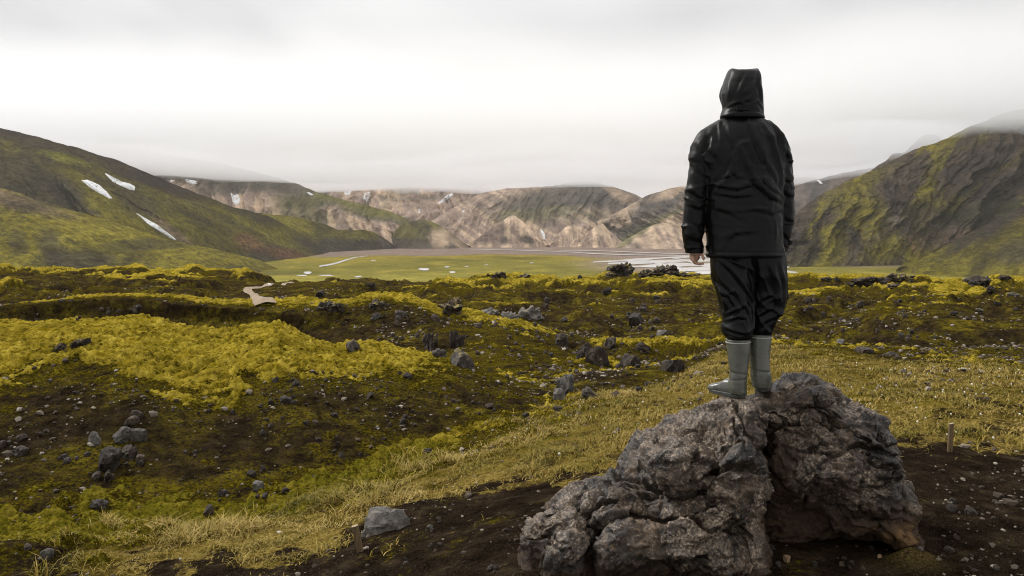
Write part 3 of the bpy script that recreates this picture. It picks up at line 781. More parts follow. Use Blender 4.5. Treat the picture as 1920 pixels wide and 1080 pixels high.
# every line is (px, py, distance): feet, brows and crests of the mounds, from near to far
LAYERS = [
    # 0 by the camera
    dict(l=zl([(-900, -.55, 1.2), (0, -.55, 1.5), (700, -.32, 1.5), (1000, -.04, 1.5), (1920, 0, 1.5), (2820, .05, 1.2)]), moss=[(0, .1)], grass=[(0, .3), (900, .05), (1920, .05)]),
    # 1 lower edge of the view
    dict(l=[(-900, 1080, 5.9), (0, 1080, 5.8), (400, 1080, 5.4), (700, 1080, 4.9), (1000, 1080, 4.2), (1400, 1080, 4.1), (1920, 1080, 4.08), (2820, 1080, 4.1)],
         moss=[(0, .30), (300, .2), (500, .02), (1920, .0)], grass=[(0, .35), (250, .55), (480, .55), (620, .1), (1900, .14)]),
    # 2 dirt patch ends
    dict(l=[(-900, 1030, 6.6), (0, 1040, 6.3), (90, 1046, 6.2), (300, 1022, 6.4), (500, 1012, 6.2), (700, 985, 6.2), (850, 965, 6.0), (1000, 940, 5.9), (1200, 930, 5.5), (1500, 930, 5.3), (1720, 935, 5.2), (1920, 960, 4.95), (2820, 960, 5)],
         moss=[(0, .1), (120, .38), (350, .2), (700, .05), (1920, 0)], grass=[(-100, .25), (0, .35), (200, .75), (600, .85), (700, .5), (800, .24), (1000, .24), (1700, .26), (1920, .34)]),
    # 3 turf
    dict(l=[(-900, 1010, 7.3), (0, 1016, 7.0), (300, 995, 7.2), (500, 975, 7.3), (700, 930, 7.4), (850, 880, 7.6), (1000, 840, 8.1), (1200, 800, 8.4), (1400, 800, 7.6), (1700, 800, 7.2), (1920, 800, 7.3), (2820, 800, 7.4)],
         moss=[(0, .60), (300, .62), (450, .5), (650, .25), (1000, .12), (1920, .05)], grass=[(0, .35), (300, .6), (600, .9), (850, .95), (1100, .8), (1400, .7), (1920, .55)]),
    # 4 bottom of the gully / far edge of the turf
    dict(l=[(-900, 1000, 7.9), (0, 1000, 8.0), (200, 984, 8.2), (500, 950, 8.8), (650, 905, 9.5), (750, 862, 10.4), (850, 818, 11.3), (1000, 764, 12.6), (1100, 742, 13.3), (1250, 716, 14.0), (1350, 672, 15.5), (1500, 664, 14.5), (1700, 690, 12.3), (1920, 696, 12.2), (2820, 700, 12)],
         moss=[(0, .66), (300, .70), (500, .66), (700, .70), (900, .58), (1050, .40), (1300, .2), (1920, .25)], grass=[(0, .25), (500, .25), (700, .25), (1000, .45), (1250, .8), (1500, .8), (1920, .75)]),
    # 4b dark face of the big mound
    dict(l=[(-900, 860, 9.6), (0, 868, 9.7), (200, 850, 10.0), (400, 850, 10.1), (500, 842, 10.3), (650, 808, 11.0), (750, 784, 11.7), (850, 766, 12.3), (1000, 749, 13.3), (1100, 741.5, 13.65), (1250, 713, 14.5), (1350, 667, 16.5), (1500, 657, 15.7), (1700, 681, 13.8), (1920, 688, 13.6), (2820, 690, 13.5)],
         moss=[(0, .16), (250, .10), (480, .20), (600, .30), (750, .28), (900, .2), (1050, .2), (1300, .2), (1920, .3)], grass=[(0, 0), (1000, 0), (1250, .4), (1350, .7), (1500, .65), (1920, .6)]),
    # 5 brow of the big mound: dark slope below, moss above
    dict(l=[(-900, 735, 11.5), (0, 742, 11.6), (120, 720, 11.9), (220, 712, 12.0), (330, 742, 11.7), (420, 752, 11.6), (500, 735, 12.0), (600, 715, 12.6), (700, 720, 12.9), (800, 722, 13.3), (900, 728, 13.6), (1000, 738, 14.0), (1045, 741, 14.2), (1120, 741, 14.0), (1200, 724, 14.6), (1300, 695, 15.6), (1350, 662, 17.5), (1500, 650, 17), (1700, 672, 15.3), (1920, 680, 15), (2820, 680, 15)],
         moss=[(0, .52), (150, .40), (300, .60), (420, .68), (480, .45), (560, .30), (700, .38), (850, .28), (1000, .2), (1150, .12), (1300, .2), (1500, .35), (1920, .35)], grass=[(0, 0), (1200, 0), (1350, .6), (1500, .5), (1700, .35), (1920, .4)]),
    # 6 middle of the moss cap
    dict(l=[(-900, 655, 13.5), (0, 660, 13.6), (130, 640, 14.1), (300, 658, 13.8), (420, 672, 13.6), (520, 668, 13.8), (620, 682, 13.8), (700, 676, 14.3), (800, 682, 14.6), (900, 706, 14.6), (1000, 727, 14.6), (1040, 729, 14.7), (1120, 710, 15.2), (1200, 700, 15.5), (1290, 686, 16.3), (1350, 655, 19), (1500, 645, 19), (1700, 660, 17.5), (1920, 668, 17), (2820, 668, 17)],
         moss=[(0, .95), (300, .95), (600, .9), (780, .75), (850, .4), (950, .2), (1150, .08), (1300, .25), (1500, .4), (1920, .3)], grass=[(0, 0), (1250, 0), (1350, .4), (1500, .3), (1920, .3)]),
    # 7 crest of the big mound
    dict(l=[(-900, 590, 17), (0, 598, 17), (25, 596, 17), (60, 604, 17), (110, 601, 17.2), (170, 596, 17.4), (250, 589, 17.6), (300, 598, 17.4), (345, 606, 17), (390, 615, 16.9), (430, 616, 16.8), (460, 608, 17), (510, 607, 17), (545, 615, 16.8), (580, 632, 16.5), (620, 640, 16.3), (680, 639, 16.4), (720, 641, 16.4), (760, 652, 16.2), (810, 667, 15.9), (850, 680, 15.7), (900, 695, 15.5), (950, 709, 15.3), (1000, 721, 15.2), (1040, 719, 15.4), (1100, 701, 16), (1150, 696, 16.4), (1220, 690, 16.8), (1290, 680, 17.6), (1350, 648, 21), (1500, 640, 21), (1700, 655, 19), (1920, 655, 19), (2820, 655, 19)],
         moss=[(0, 1), (300, 1), (600, 1), (780, .9), (830, .55), (950, .25), (1100, .05), (1300, .3), (1400, .5), (1920, .25)], grass=[(0, 0), (1300, 0), (1400, .3), (1500, .25), (1920, .2)]),
    # 8 hollow behind it
    dict(l=zl([(-900, -1.7, 23), (0, -1.7, 23), (300, -1.8, 23), (600, -1.85, 22), (800, -1.75, 20.5), (900, -1.65, 19), (1000, -1.66, 18.3), (1100, -1.65, 19.5), (1200, -1.66, 21), (1300, -1.62, 23), (1400, -1.50, 24), (1500, -1.46, 24), (1700, -1.42, 22), (1920, -1.34, 22), (2820, -1.3, 22)]),
         moss=[(0, .2), (500, .25), (800, .4), (1000, .5), (1180, .7), (1280, .85), (1400, .55), (1550, .4), (1920, .2)], grass=[(0, 0), (1920, 0)]),
    # 9 foot of the dark bank below the second crest
    dict(l=[(-900, 592, 26.5), (0, 598, 26.6), (150, 592, 26.8), (320, 592, 26.8), (480, 608, 26), (600, 616, 25.5), (700, 606, 25.2), (800, 620, 24.4), (900, 632, 23.5), (1000, 650, 23), (1100, 655, 24), (1200, 632, 27), (1300, 615, 29), (1400, 615, 28.5), (1500, 622, 27.5), (1700, 622, 26.5), (1920, 625, 26), (2820, 620, 26)],
         moss=[(0, .12), (300, .02), (560, .03), (640, .35), (800, .25), (950, .3), (1100, .45), (1200, .6), (1300, .45), (1500, .35), (1700, .25), (1920, .15)], grass=[(0, 0)]),
    # 10 brow under the second crest's moss lip
    dict(l=[(-900, 572, 27), (0, 580, 27), (90, 574, 27), (160, 568, 27.2), (240, 566, 27.3), (320, 573, 27), (400, 581, 26.6), (480, 587, 26.3), (540, 594, 26), (600, 590, 26), (640, 582, 26.5), (700, 578, 26.6), (780, 582, 26.2), (830, 596, 25.8), (880, 604, 25.6), (940, 613, 25.4), (1000, 628, 25.4), (1100, 640, 26.3), (1200, 618, 29.5), (1300, 605, 31), (1400, 605, 30.5), (1500, 612, 29.5), (1600, 605, 29.5), (1700, 602, 29.5), (1920, 608, 29), (2820, 605, 29)],
         moss=[(0, .12), (100, .22), (180, .18), (300, .12), (480, .30), (600, .42), (660, .32), (760, .40), (830, .45), (930, .40), (1050, .30), (1200, .35), (1400, .35), (1600, .4), (1920, .25)], grass=[(0, 0)]),
    # 11 second crest
    dict(l=[(-900, 560, 29), (0, 575, 28.5), (40, 572, 28.6), (90, 569, 28.7), (125, 563, 28.8), (160, 558, 28.9), (220, 552, 29), (280, 555, 28.8), (330, 557, 28.7), (390, 563, 28.3), (450, 565, 28.2), (520, 563, 28.1), (570, 560, 28.2), (600, 565, 28), (640, 566, 28), (700, 553, 28.6), (760, 556, 28.5), (800, 568, 28), (840, 580, 27.6), (890, 586, 27.6), (940, 597, 27.6), (990, 611, 27.5), (1040, 622, 27.6), (1100, 628, 28.5), (1200, 608, 32), (1300, 596, 34), (1400, 598, 33), (1500, 600, 32), (1600, 586, 33), (1700, 580, 33), (1800, 584, 33), (1920, 590, 32), (2820, 590, 32)],
         moss=[(0, .5), (60, .8), (100, .75), (150, .95), (320, 1), (600, 1), (660, .85), (740, 1), (860, 1), (950, .9), (1030, .6), (1100, .3), (1250, .3), (1500, .35), (1650, .5), (1920, .3)], grass=[(0, 0)]),
    # 12 hollow
    dict(l=zl([(-900, -1.9, 35), (0, -1.9, 35), (300, -1.95, 35), (500, -2.0, 35), (700, -2.1, 35), (850, -2.15, 35), (1000, -2.35, 35), (1200, -2.35, 38), (1400, -2.1, 38), (1500, -1.9, 37), (1700, -1.6, 37), (1920, -1.6, 36), (2820, -1.5, 36)]),
         moss=[(0, .1), (400, .3), (700, .25), (1000, .3), (1250, .35), (1500, .45), (1700, .5), (1920, .35)], grass=[(0, 0)]),
    # 13 third line of mounds
    dict(l=[(-900, 540, 48), (0, 541, 48), (15, 536, 48), (40, 540, 47.5), (75, 543, 47.5), (105, 541, 48), (150, 551, 47), (220, 549, 47.5), (300, 550, 47.5), (380, 553, 47), (450, 561, 46), (500, 563, 46), (560, 557, 47), (640, 556, 47), (740, 552, 48), (820, 549, 48.5), (880, 551, 48.5), (950, 558, 47.5), (1000, 552, 48.5), (1060, 556, 48), (1140, 553, 49), (1170, 551, 49.5), (1220, 558, 48.5), (1300, 556, 49), (1350, 552, 49), (1420, 556, 48), (1500, 553, 48), (1560, 546, 48), (1620, 537, 48.5), (1700, 545, 46.5), (1760, 541, 47), (1830, 544, 46.5), (1880, 535, 47.5), (1920, 540, 47), (2820, 540, 47)],
         moss=[(0, .8), (50, .7), (110, .6), (200, .3), (400, .3), (500, .3), (700, .35), (800, .5), (1000, .45), (1150, .55), (1300, .3), (1450, .5), (1600, .55), (1700, .6), (1800, .8), (1880, .6), (1920, .4)], grass=[(0, 0)]),
    # 14 hollow
    dict(l=zl([(-900, -2.7, 60), (0, -2.65, 60), (200, -2.7, 60), (400, -3.1, 60), (470, -3.4, 60), (540, -3.4, 60), (700, -3.0, 60), (1000, -3.2, 60), (1200, -3.0, 60), (1400, -3.0, 60), (1600, -2.4, 59), (1800, -2.3, 58), (1920, -2.3, 58), (2820, -2.3, 58)]),
         moss=[(0, .15), (400, .35), (800, .4), (1920, .4)], grass=[(0, 0)]),
    # 15 fourth line
    dict(l=[(-900, 515, 74), (0, 524, 74), (60, 530, 73), (110, 528, 73), (150, 524, 74), (200, 519, 75), (240, 524, 74), (300, 518, 75), (360, 524, 74), (400, 522, 74), (440, 535, 72), (520, 536, 72), (600, 540, 71), (680, 536, 72), (760, 532, 73), (840, 528, 74), (900, 531, 74), (960, 531, 73), (1030, 532, 73), (1090, 528, 74), (1160, 534, 73), (1240, 530, 74), (1310, 533, 73), (1360, 527, 74), (1440, 524, 75), (1520, 524, 75), (1600, 527, 74), (1700, 526, 74), (1780, 531, 72), (1840, 528, 73), (1920, 530, 72), (2820, 530, 72)],
         moss=[(0, .3), (120, .3), (200, .8), (300, .65), (400, .5), (440, .3), (700, .35), (780, .85), (900, .75), (960, .8), (1040, .7), (1100, .9), (1200, .7), (1350, .9), (1450, .9), (1550, .7), (1700, .8), (1920, .6)], grass=[(0, 0)]),
    # 16 hollow
    dict(l=zl([(-900, -3.3, 92), (0, -3.3, 92), (300, -3.4, 92), (450, -4.4, 92), (550, -4.5, 92), (800, -4.2, 92), (1200, -4.2, 92), (1600, -4.0, 92), (1920, -3.9, 92), (2820, -3.8, 92)]),
         moss=[(0, .2), (450, .3), (1000, .5), (1500, .7), (1920, .6)], grass=[(0, 0)]),
    # 17 far edge of the lava
    dict(l=[(-900, 497, 116), (0, 502, 115), (16, 502, 115), (34, 509, 113), (58, 506, 113), (90, 504, 114), (125, 508, 113), (165, 511, 112), (190, 509, 112), (230, 506, 113), (262, 503, 114), (300, 509, 113), (330, 508, 113), (365, 503, 114), (395, 511, 113), (430, 511, 114), (460, 510, 115), (485, 517, 116), (510, 523, 118), (545, 527, 120), (575, 527, 120), (610, 522, 121), (690, 517, 122), (730, 520, 122), (770, 523, 121), (830, 521, 122), (880, 522, 122), (930, 516, 124), (1000, 516, 124), (1050, 522, 122), (1100, 522, 122), (1140, 517, 124), (1180, 510, 125), (1240, 510, 125), (1285, 516, 124), (1340, 520, 123), (1440, 515, 124), (1500, 519, 123), (1560, 522, 122), (1640, 526, 121), (1720, 525, 121), (1800, 526, 120), (1850, 521, 121), (1920, 523, 121), (2820, 520, 121)],
         moss=[(0, 1), (60, .7), (100, .95), (180, .7), (270, .95), (380, .95), (420, .6), (450, .9), (500, .3), (560, .25), (700, .45), (800, .35), (900, .45), (1000, .8), (1060, .6), (1130, .8), (1250, .5), (1300, .8), (1440, .95), (1550, .7), (1650, .5), (1750, .8), (1850, .9), (1920, .8)], grass=[(0, 0)]),
    # 18, 19 it drops to the valley
    dict(l=zl([(-900, -14, 150), (0, -14, 150), (2820, -14, 150)]), moss=[(0, .3)], grass=[(0, 0)]),
    dict(l=zl([(-900, -47, 215), (0, -47, 215), (2820, -47, 215)]), moss=[(0, .3)], grass=[(0, 0)]),
]
ROWS = [10, 44, 34, 42, 44, 30, 44, 46, 22, 26, 26, 30, 18, 40, 16, 36, 16, 34, 6, 4]

def build_near():
    px = np.concatenate([np.linspace(-900, -80, 50)[:-1], np.linspace(-80, 2000, 960), np.linspace(2000, 2820, 50)[1:]])
    K = len(LAYERS)
    D = np.stack([poly(px, L['l'], 2) for L in LAYERS])
    PYk = np.stack([poly(px, L['l'], 1) for L in LAYERS])
    lf = sm(860, 700, px)
    PYk[8] += 9 * lf; PYk[7] += 6 * lf                      # the cushions add their own height to the crest
    PYk[11] -= 5 * lf; PYk[10] += 4 * lf
    Zk = np.stack([CAM_Z - (p - HOR) * d / FPX for p, d in zip(PYk, D)])
    def attr(k):
        out = []
        for L in LAYERS:
            p = np.array(L[k], float)
            out.append(np.interp(px, p[:, 0], p[:, 1]))
        return np.stack(out)
    M, G = attr('moss'), attr('grass')
    kk = np.arange(len(LAYERS))[:, None]
    M = M - .17 * sm(900, 1250, px)[None] * ((kk >= 9) & (kk <= 13)) - .12 * ((kk >= 13) & (kk <= 17)) * sm(1560, 1440, px)[None] - .10 * (kk >= 16)
    LD = np.log(D)
    h = np.diff(LD, axis=0); dl = np.diff(Zk, axis=0) / h
    m = np.zeros_like(Zk); m[0] = dl[0]; m[-1] = dl[-1]
    same = dl[:-1] * dl[1:] > 0
    w1, w2 = 2 * h[1:] + h[:-1], h[1:] + 2 * h[:-1]
    with np.errstate(divide='ignore', invalid='ignore'):
        mm = (w1 + w2) / (w1 / dl[:-1] + w2 / dl[1:])
    m[1:-1] = np.where(same, mm, 0)
    LX, LZ, LM, LG = [], [], [], []
    for k in range(K - 1):
        n = ROWS[k]
        t = (np.arange(n) / n)[:, None]
        if k == K - 2: t = np.linspace(0, 1, n)[:, None]
        LX.append(np.exp(LD[k] + h[k] * t))
        LZ.append(Zk[k] * (2 * t**3 - 3 * t**2 + 1) + h[k] * m[k] * (t**3 - 2 * t**2 + t) + Zk[k + 1] * (-2 * t**3 + 3 * t**2) + h[k] * m[k + 1] * (t**3 - t**2))
        s = t
        LM.append(M[k] * (1 - s) + M[k + 1] * s); LG.append(G[k] * (1 - s) + G[k + 1] * s)
    Y = np.concatenate(LX); Z = np.concatenate(LZ); Mo = np.concatenate(LM); Gr = np.concatenate(LG)
    X = (px - 960) / FPX * Y
    far = sm(20, 60, Y); vfar = sm(45, 110, Y)
    flat = sm(8.5, 5.5, Y) * sm(.25, .7, X / Y + .65)            # trodden ground round the boulder
    # broad unevenness
    Z = Z + (0.05 * (1 - flat) + .10 * far) * fbm2(X / 2.6, Y / 2.6, 4, 201) + far * .16 * fbm2(X / 7.0, Y / 7.0, 3, 207)
    Z = Z + .018 * fbm2(X / .9, Y / .9, 4, 231)
    # hummocks of the older lava farther out
    A1 = np.clip(sm(31, 37, Y) + sm(19, 24, Y) * sm(1010, 1180, px)[None], 0, 1) * sm(75, 50, Y)
    A2 = sm(48, 70, Y) * sm(135, 122, Y)
    wx_ = .8 * fbm2(X / 6, Y / 6, 3, 208)
    hm1 = sm(-.15, .55, fbm2(X / 3.6 + wx_, Y / 5.2, 3, 209, .45)); hm2 = sm(-.15, .55, fbm2(X / 8.5 + wx_, Y / 15.0, 3, 213, .45))
    keep = 1 - np.exp(-((px[None] - 500) / 80) ** 2) * sm(36, 42, Y) * sm(100, 85, Y)      # the track runs over level ground
    A1 = A1 * keep; A2 = A2 * keep
    Z = Z + A1 * (.62 * hm1 - .26) + A2 * (1.05 * hm2 - .55)
    Mo = Mo + A1 * .34 * (hm1 - .55) + A2 * .42 * (hm2 - .55)
    # moss cover, broken up by noise
    n1 = fbm2(X / 1.3, Y / 1.3, 4, 211); n2 = fbm2(X / .33, Y / .33, 4, 221); n3 = fbm2(X / 6.0, Y / 9.0, 3, 241)
    sl = np.gradient(Z, axis=0) / np.maximum(np.gradient(Y, axis=0), 1e-6)
    for _ in range(3): sl[1:-1] = (sl[:-2] + 2 * sl[1:-1] + sl[2:]) / 4
    Mo = Mo - (.30 + .15 * far) * sm(.06, .34, sl) + .06 * sm(.02, -.15, sl)  # less moss on slopes facing the viewer, shading those faces by colour
    mc = sm(.34, .68, Mo + .26 * n1 * (1 - .4 * far) + .26 * n2 * (1 - .5 * far) + .34 * n3 * far)
    gc = sm(.36, .66, Gr + .28 * n1 + .22 * n2)
    lump = np.clip(billow2(X / .46 + .5 * n1, Y / .46, 2, 251, .4), 0, 1.5) ** .62
    lump2 = billow2(X / .15, Y / .15, 2, 261)
    biglump = billow2(X / 1.9 + n1, Y / 2.6, 3, 271, .5)
    near = 1 - far
    Z = Z + mc * near * (.03 + .125 * (lump - .5) + .055 * (lump2 - .4) + .05 * fbm2(X / 1.1, Y / 1.1, 2, 253))
    Z = Z + mc * far * (.06 + .30 * (biglump - .4) * (.6 + .6 * vfar) + .06 * (lump - .4))
    # bare lava rubble
    rub = (1 - mc) * (1 - gc)
    Z = Z + rub * (1 - flat) * (.020 * fbm2(X / .22, Y / .22, 3, 281) + .012 * ridged2(X / .11, Y / .11, 2, 283) * near)
    Z = Z + rub * far * (.15 * (ridged2(X / 2.2, Y / 2.6, 4, 291) - .5) + .05 * fbm2(X / .5, Y / .5, 3, 293))
    Z = Z + rub * flat * (.008 * fbm2(X / .16, Y / .16, 4, 295) + .012 * fbm2(X / .5, Y / .5, 3, 296))
    Z = Z + gc * (.016 * fbm2(X / .14, Y / .14, 3, 297))
    # humps: dark hummock at the lower left corner, moss tussock near the lower right
    def hump(px_, py_, d_, r, hgt, asp=1.0):
        c = at(px_, py_, d_)
        q = ((X - c[0]) / r) ** 2 + ((Y - c[1]) / (r * asp)) ** 2
        return hgt * np.exp(-q)
    hz_ = hump(30, 1050, 6.0, .36, .17, .7); Z = Z + hz_ * (1 + .3 * n2)
    mc = mc * (1 - np.clip(hz_ * 9, 0, 1)); gc = gc * (1 - np.clip(hz_ * 8, 0, 1))
    tz = hump(1712, 1062, 4.22, .13, .085, .7); Z = Z + tz * (1 + .2 * n2)
    Z = Z + hump(760, 975, 6.2, .42, .10, .8)
    V = np.stack([X, Y, Z], -1).reshape(-1, 3)
    me = mesh_from('lava_field', V, grid_faces(*X.shape))
    tus = np.clip(tz * 16, 0, 1)
    set_attr(me, 'moss', mc); set_attr(me, 'grass', gc); set_attr(me, 'tussock', tus)
    set_attr(me, 'fringe', sm(.02, .62, Mo + .22 * n1 + .30 * n2))
    set_attr(me, 'tip_light', np.clip(near * (.65 * lump + .35 * lump2) + far * (.7 * biglump + .3 * lump), 0, 1.2))  # lump height, drives moss tip colour and painted highlights
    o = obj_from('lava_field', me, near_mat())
    tag(o, 'mossy lava field with dark rubble slopes and dry turf in front', kind='structure')
    return o, (px, X, Y, Z, mc, gc)

def near_mat():
    m, N, L, P = new_mat('moss, lava soil and dry turf')
    oc = n_obj(N)
    f_big = n_noise(N, L, oc, .9, 5, .6, .4)
    f_mid = n_noise(N, L, oc, 5.0, 5, .65, .3)
    f_fin = n_noise(N, L, oc, 26.0, 4, .7)
    f_grn = n_noise(N, L, oc, 95.0, 3, .7)
    # bare soil, wet brown-black with grit
    soil = n_ramp(N, L, f_mid, [(.30, (.0065, .0043, .0026)), (.52, (.022, .0148, .009)), (.72, (.056, .039, .024))])
    grit = n_ramp(N, L, f_grn, [(.55, 0.0), (.70, 1.0)])
    soil = n_mix(N, L, n_math(N, L, 'MULTIPLY', grit, .55), soil, (.105, .080, .058))
    # moss: yellow cushions, greener and browner in places, shade painted between the cushions
    moss = n_ramp(N, L, f_mid, [(.28, (.085, .060, .005)), (.46, (.275, .198, .012)), (.66, (.50, .372, .055))])
    mgreen = n_ramp(N, L, f_fin, [(.3, (.036, .032, .003)), (.7, (.17, .142, .010))])
    moss = n_mix(N, L, n_ramp(N, L, f_big, [(.44, 0.0), (.60, .85)]), moss, mgreen)
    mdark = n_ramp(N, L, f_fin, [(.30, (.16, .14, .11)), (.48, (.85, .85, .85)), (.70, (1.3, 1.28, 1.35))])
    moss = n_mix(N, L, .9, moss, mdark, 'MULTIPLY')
    tip_light = n_ramp(N, L, n_math(N, L, 'ADD', n_attr(N, 'tip_light'), n_math(N, L, 'MULTIPLY', n_math(N, L, 'SUBTRACT', f_fin, .5), .8)), [(.12, 0.0), (.75, 1.0)])
    moss = n_mix(N, L, n_math(N, L, 'MULTIPLY', tip_light, .7), moss, n_ramp(N, L, f_mid, [(.35, (.31, .228, .013)), (.65, (.60, .46, .066))]))  # pale moss tips, with the crest highlight painted in
    moss = n_mix(N, L, n_ramp(N, L, tip_light, [(0, .85), (.42, 0.0)]), moss, (.030, .023, .003))  # crease shade put into the moss colour
    f_dot = n_noise(N, L, oc, 9.5, 5, .75, .5); f_hue = n_noise(N, L, oc, 1.7, 5, .7, .6)
    moss = n_mix(N, L, n_ramp(N, L, f_hue, [(.47, 0.0), (.60, .8)]), moss, n_ramp(N, L, f_dot, [(.35, (.055, .040, .006)), (.55, (.17, .128, .010)), (.7, (.30, .235, .030))]))
    moss = n_mix(N, L, 1.0, moss, n_ramp(N, L, f_dot, [(.35, (.22, .19, .16)), (.47, (.92, .92, .92)), (.7, (1.12, 1.1, 1.15))]), 'MULTIPLY')
    gm = n_math(N, L, 'MULTIPLY', n_attr(N, 'gully'), n_ramp(N, L, f_mid, [(.35, 1.0), (.65, .55)]))
    moss = n_mix(N, L, gm, moss, n_ramp(N, L, f_fin, [(.3, (.030, .028, .003)), (.55, (.125, .112, .010)), (.75, (.28, .235, .022))]))
    # turf
    turf = n_ramp(N, L, f_fin, [(.28, (.045, .030, .008)), (.5, (.26, .180, .040)), (.72, (.58, .44, .14))])
    turfg = n_ramp(N, L, f_mid, [(.35, (.030, .021, .010)), (.52, (.17, .122, .030)), (.65, (.155, .122, .018))])
    turf = n_mix(N, L, .40, turf, turfg)
    f_pat = n_noise(N, L, oc, 2.1, 6, .72, .8)
    turf = n_mix(N, L, n_ramp(N, L, f_pat, [(.50, 0.0), (.60, .85)]), turf, n_ramp(N, L, f_fin, [(.3, (.014, .009, .005)), (.7, (.070, .047, .020))]))
    turf = n_mix(N, L, n_ramp(N, L, f_pat, [(.30, .7), (.42, 0.0)]), turf, n_ramp(N, L, f_fin, [(.3, (.075, .062, .008)), (.7, (.30, .235, .045))]))
    am, ag, at_ = n_attr(N, 'moss'), n_attr(N, 'grass'), n_attr(N, 'tussock')
    def soft(a, k, lo=.34, hi=.66):
        x = n_math(N, L, 'ADD', a, n_math(N, L, 'MULTIPLY', n_math(N, L, 'SUBTRACT', f_fin, .5), k))
        x = n_math(N, L, 'ADD', x, n_math(N, L, 'MULTIPLY', n_math(N, L, 'SUBTRACT', f_mid, .5), k * .8))
        return n_ramp(N, L, x, [(lo, 0.0), (hi, 1.0)])
    c = n_mix(N, L, soft(ag, 1.5), soil, turf)
    # thin moss and lichen film on the rubble
    film = n_math(N, L, 'MULTIPLY', n_ramp(N, L, f_fin, [(.38, 0.0), (.56, 1.0)]), n_ramp(N, L, f_mid, [(.36, 0.15), (.56, 1.0)]))
    film = n_math(N, L, 'MULTIPLY', film, n_attr(N, 'film'))
    film = n_math(N, L, 'MULTIPLY', film, n_ramp(N, L, f_big, [(.38, .25), (.62, 1.0)]))
    c = n_mix(N, L, film, c, n_ramp(N, L, f_big, [(.35, (.052, .034, .010)), (.5, (.080, .060, .007)), (.65, (.20, .158, .012))]))
    # olive fringe round the cushions
    c = n_mix(N, L, soft(n_attr(N, 'fringe'), 1.6, .25, .85), c, n_ramp(N, L, f_fin, [(.3, (.013, .0098, .0015)), (.5, (.052, .040, .004)), (.68, (.17, .13, .009))]))
    c = n_mix(N, L, soft(am, 1.3, .38, .72), c, moss)
    c = n_mix(N, L, at_, c, n_ramp(N, L, f_grn, [(.3, (.03, .02, .008)), (.7, (.14, .10, .035))]))
    L.new(c, P.inputs['Base Color'])
    P.inputs['Roughness'].default_value = .88
    P.inputs['Specular IOR Level'].default_value = 0.0
    h = n_math(N, L, 'ADD', n_math(N, L, 'MULTIPLY', f_fin, 1.0), n_math(N, L, 'MULTIPLY', f_grn, .45))
    b1 = n_bump(N, L, h, 1.0, .05)
    b2 = n_bump(N, L, f_mid, .8, .12, b1)
    L.new(b2, P.inputs['Normal'])
    return m

LAVA, (gpx, gX, gY, gZ, gM, gG) = build_near()
_film = sm(6.5, 8.5, gY)
set_attr(LAVA.data, 'film', _film)
set_attr(LAVA.data, 'gully', sm(12.0, 9.8, gY) * sm(.12, -.05, gX / gY))

def ground_z(x, y):
    dg = bpy.context.evaluated_depsgraph_get()
    hit, loc, no, fi = LAVA.ray_cast(Vector((x, y, 60)), Vector((0, 0, -1)))
    return (loc.z, no) if hit else (0.0, Vector((0, 0, 1)))

def ground_px(px, py):
    """point of the lava field seen in that direction"""
    v = Vector(((px - 960) / FPX, 1.0, -(py - HOR) / FPX)).normalized()
    hit, loc, no, fi = LAVA.ray_cast(Vector((0, 0, CAM_Z)), v)
    return (loc, no) if hit else (None, None)

# pale gravel track crossing the lava
def build_path():
    pts = [(498, 572), (492, 563), (480, 556), (466, 549), (463, 543), (480, 540), (505, 537), (530, 533), (548, 530)]
    P = [ground_px(a, b)[0] for a, b in pts]
    P = [p for p in P if p is not None]
    a = np.array([[p.x, p.y] for p in P])
    s = np.linspace(0, len(a) - 1, 90)
    k = np.arange(len(a))
    x = np.interp(s, k, a[:, 0]); y = np.interp(s, k, a[:, 1])
    for _ in range(6):
        x[1:-1] = (x[:-2] + x[1:-1] * 2 + x[2:]) / 4; y[1:-1] = (y[:-2] + y[1:-1] * 2 + y[2:]) / 4
    tx, ty = np.gradient(x), np.gradient(y); l = np.hypot(tx, ty) + 1e-9
    nx, ny = -ty / l, tx / l
    W = np.linspace(-1, 1, 9)
    wd = .36 + .08 * noise2(s * .4, s * 0, 3)
    V = []
    for i in range(len(s)):
        for w in W:
            X_, Y_ = x[i] + nx[i] * w * wd[i], y[i] + ny[i] * w * wd[i]
            V.append((X_, Y_, ground_z(X_, Y_)[0] + .10 - .05 * w * w))
    m, N, L, P_ = new_mat('pale gravel track')
    f = n_noise(N, L, n_obj(N), 3.0, 6, .7)
    L.new(n_ramp(N, L, f, [(.3, (.16, .115, .07)), (.7, (.30, .225, .145))]), P_.inputs['Base Color'])
    P_.inputs['Roughness'].default_value = .95
    o = obj_from('path', mesh_from('path', np.array(V), grid_faces(len(s), len(W))), m)
    tag(o, 'pale gravel track bending through the lava field', kind='structure')
build_path()
# ================================================================== modelling tools
def remesh(name, VF, voxel, smooth=0, smooth_f=.5):
    """fuse closed pieces [(V, F list)] into one skin"""
    V, F, n = [], [], 0
    for v, f in VF:
        V += [tuple(map(float, p)) for p in v]; F += [[int(i) + n for i in q] for q in f]; n += len(v)
    me = bpy.data.meshes.new('tmp'); me.from_pydata(V, [], F); me.update()
    o = bpy.data.objects.new('tmp', me); SC.collection.objects.link(o)
    m = o.modifiers.new('r', 'REMESH'); m.mode = 'VOXEL'; m.voxel_size = voxel; m.use_smooth_shade = True
    if smooth:
        s = o.modifiers.new('s', 'SMOOTH'); s.iterations = smooth; s.factor = smooth_f
    dg = bpy.context.evaluated_depsgraph_get(); dg.update()
    out = bpy.data.meshes.new_from_object(o.evaluated_get(dg)); out.name = name
    bpy.data.objects.remove(o, do_unlink=True); bpy.data.meshes.remove(me)
    for p in out.polygons: p.use_smooth = True
    return out

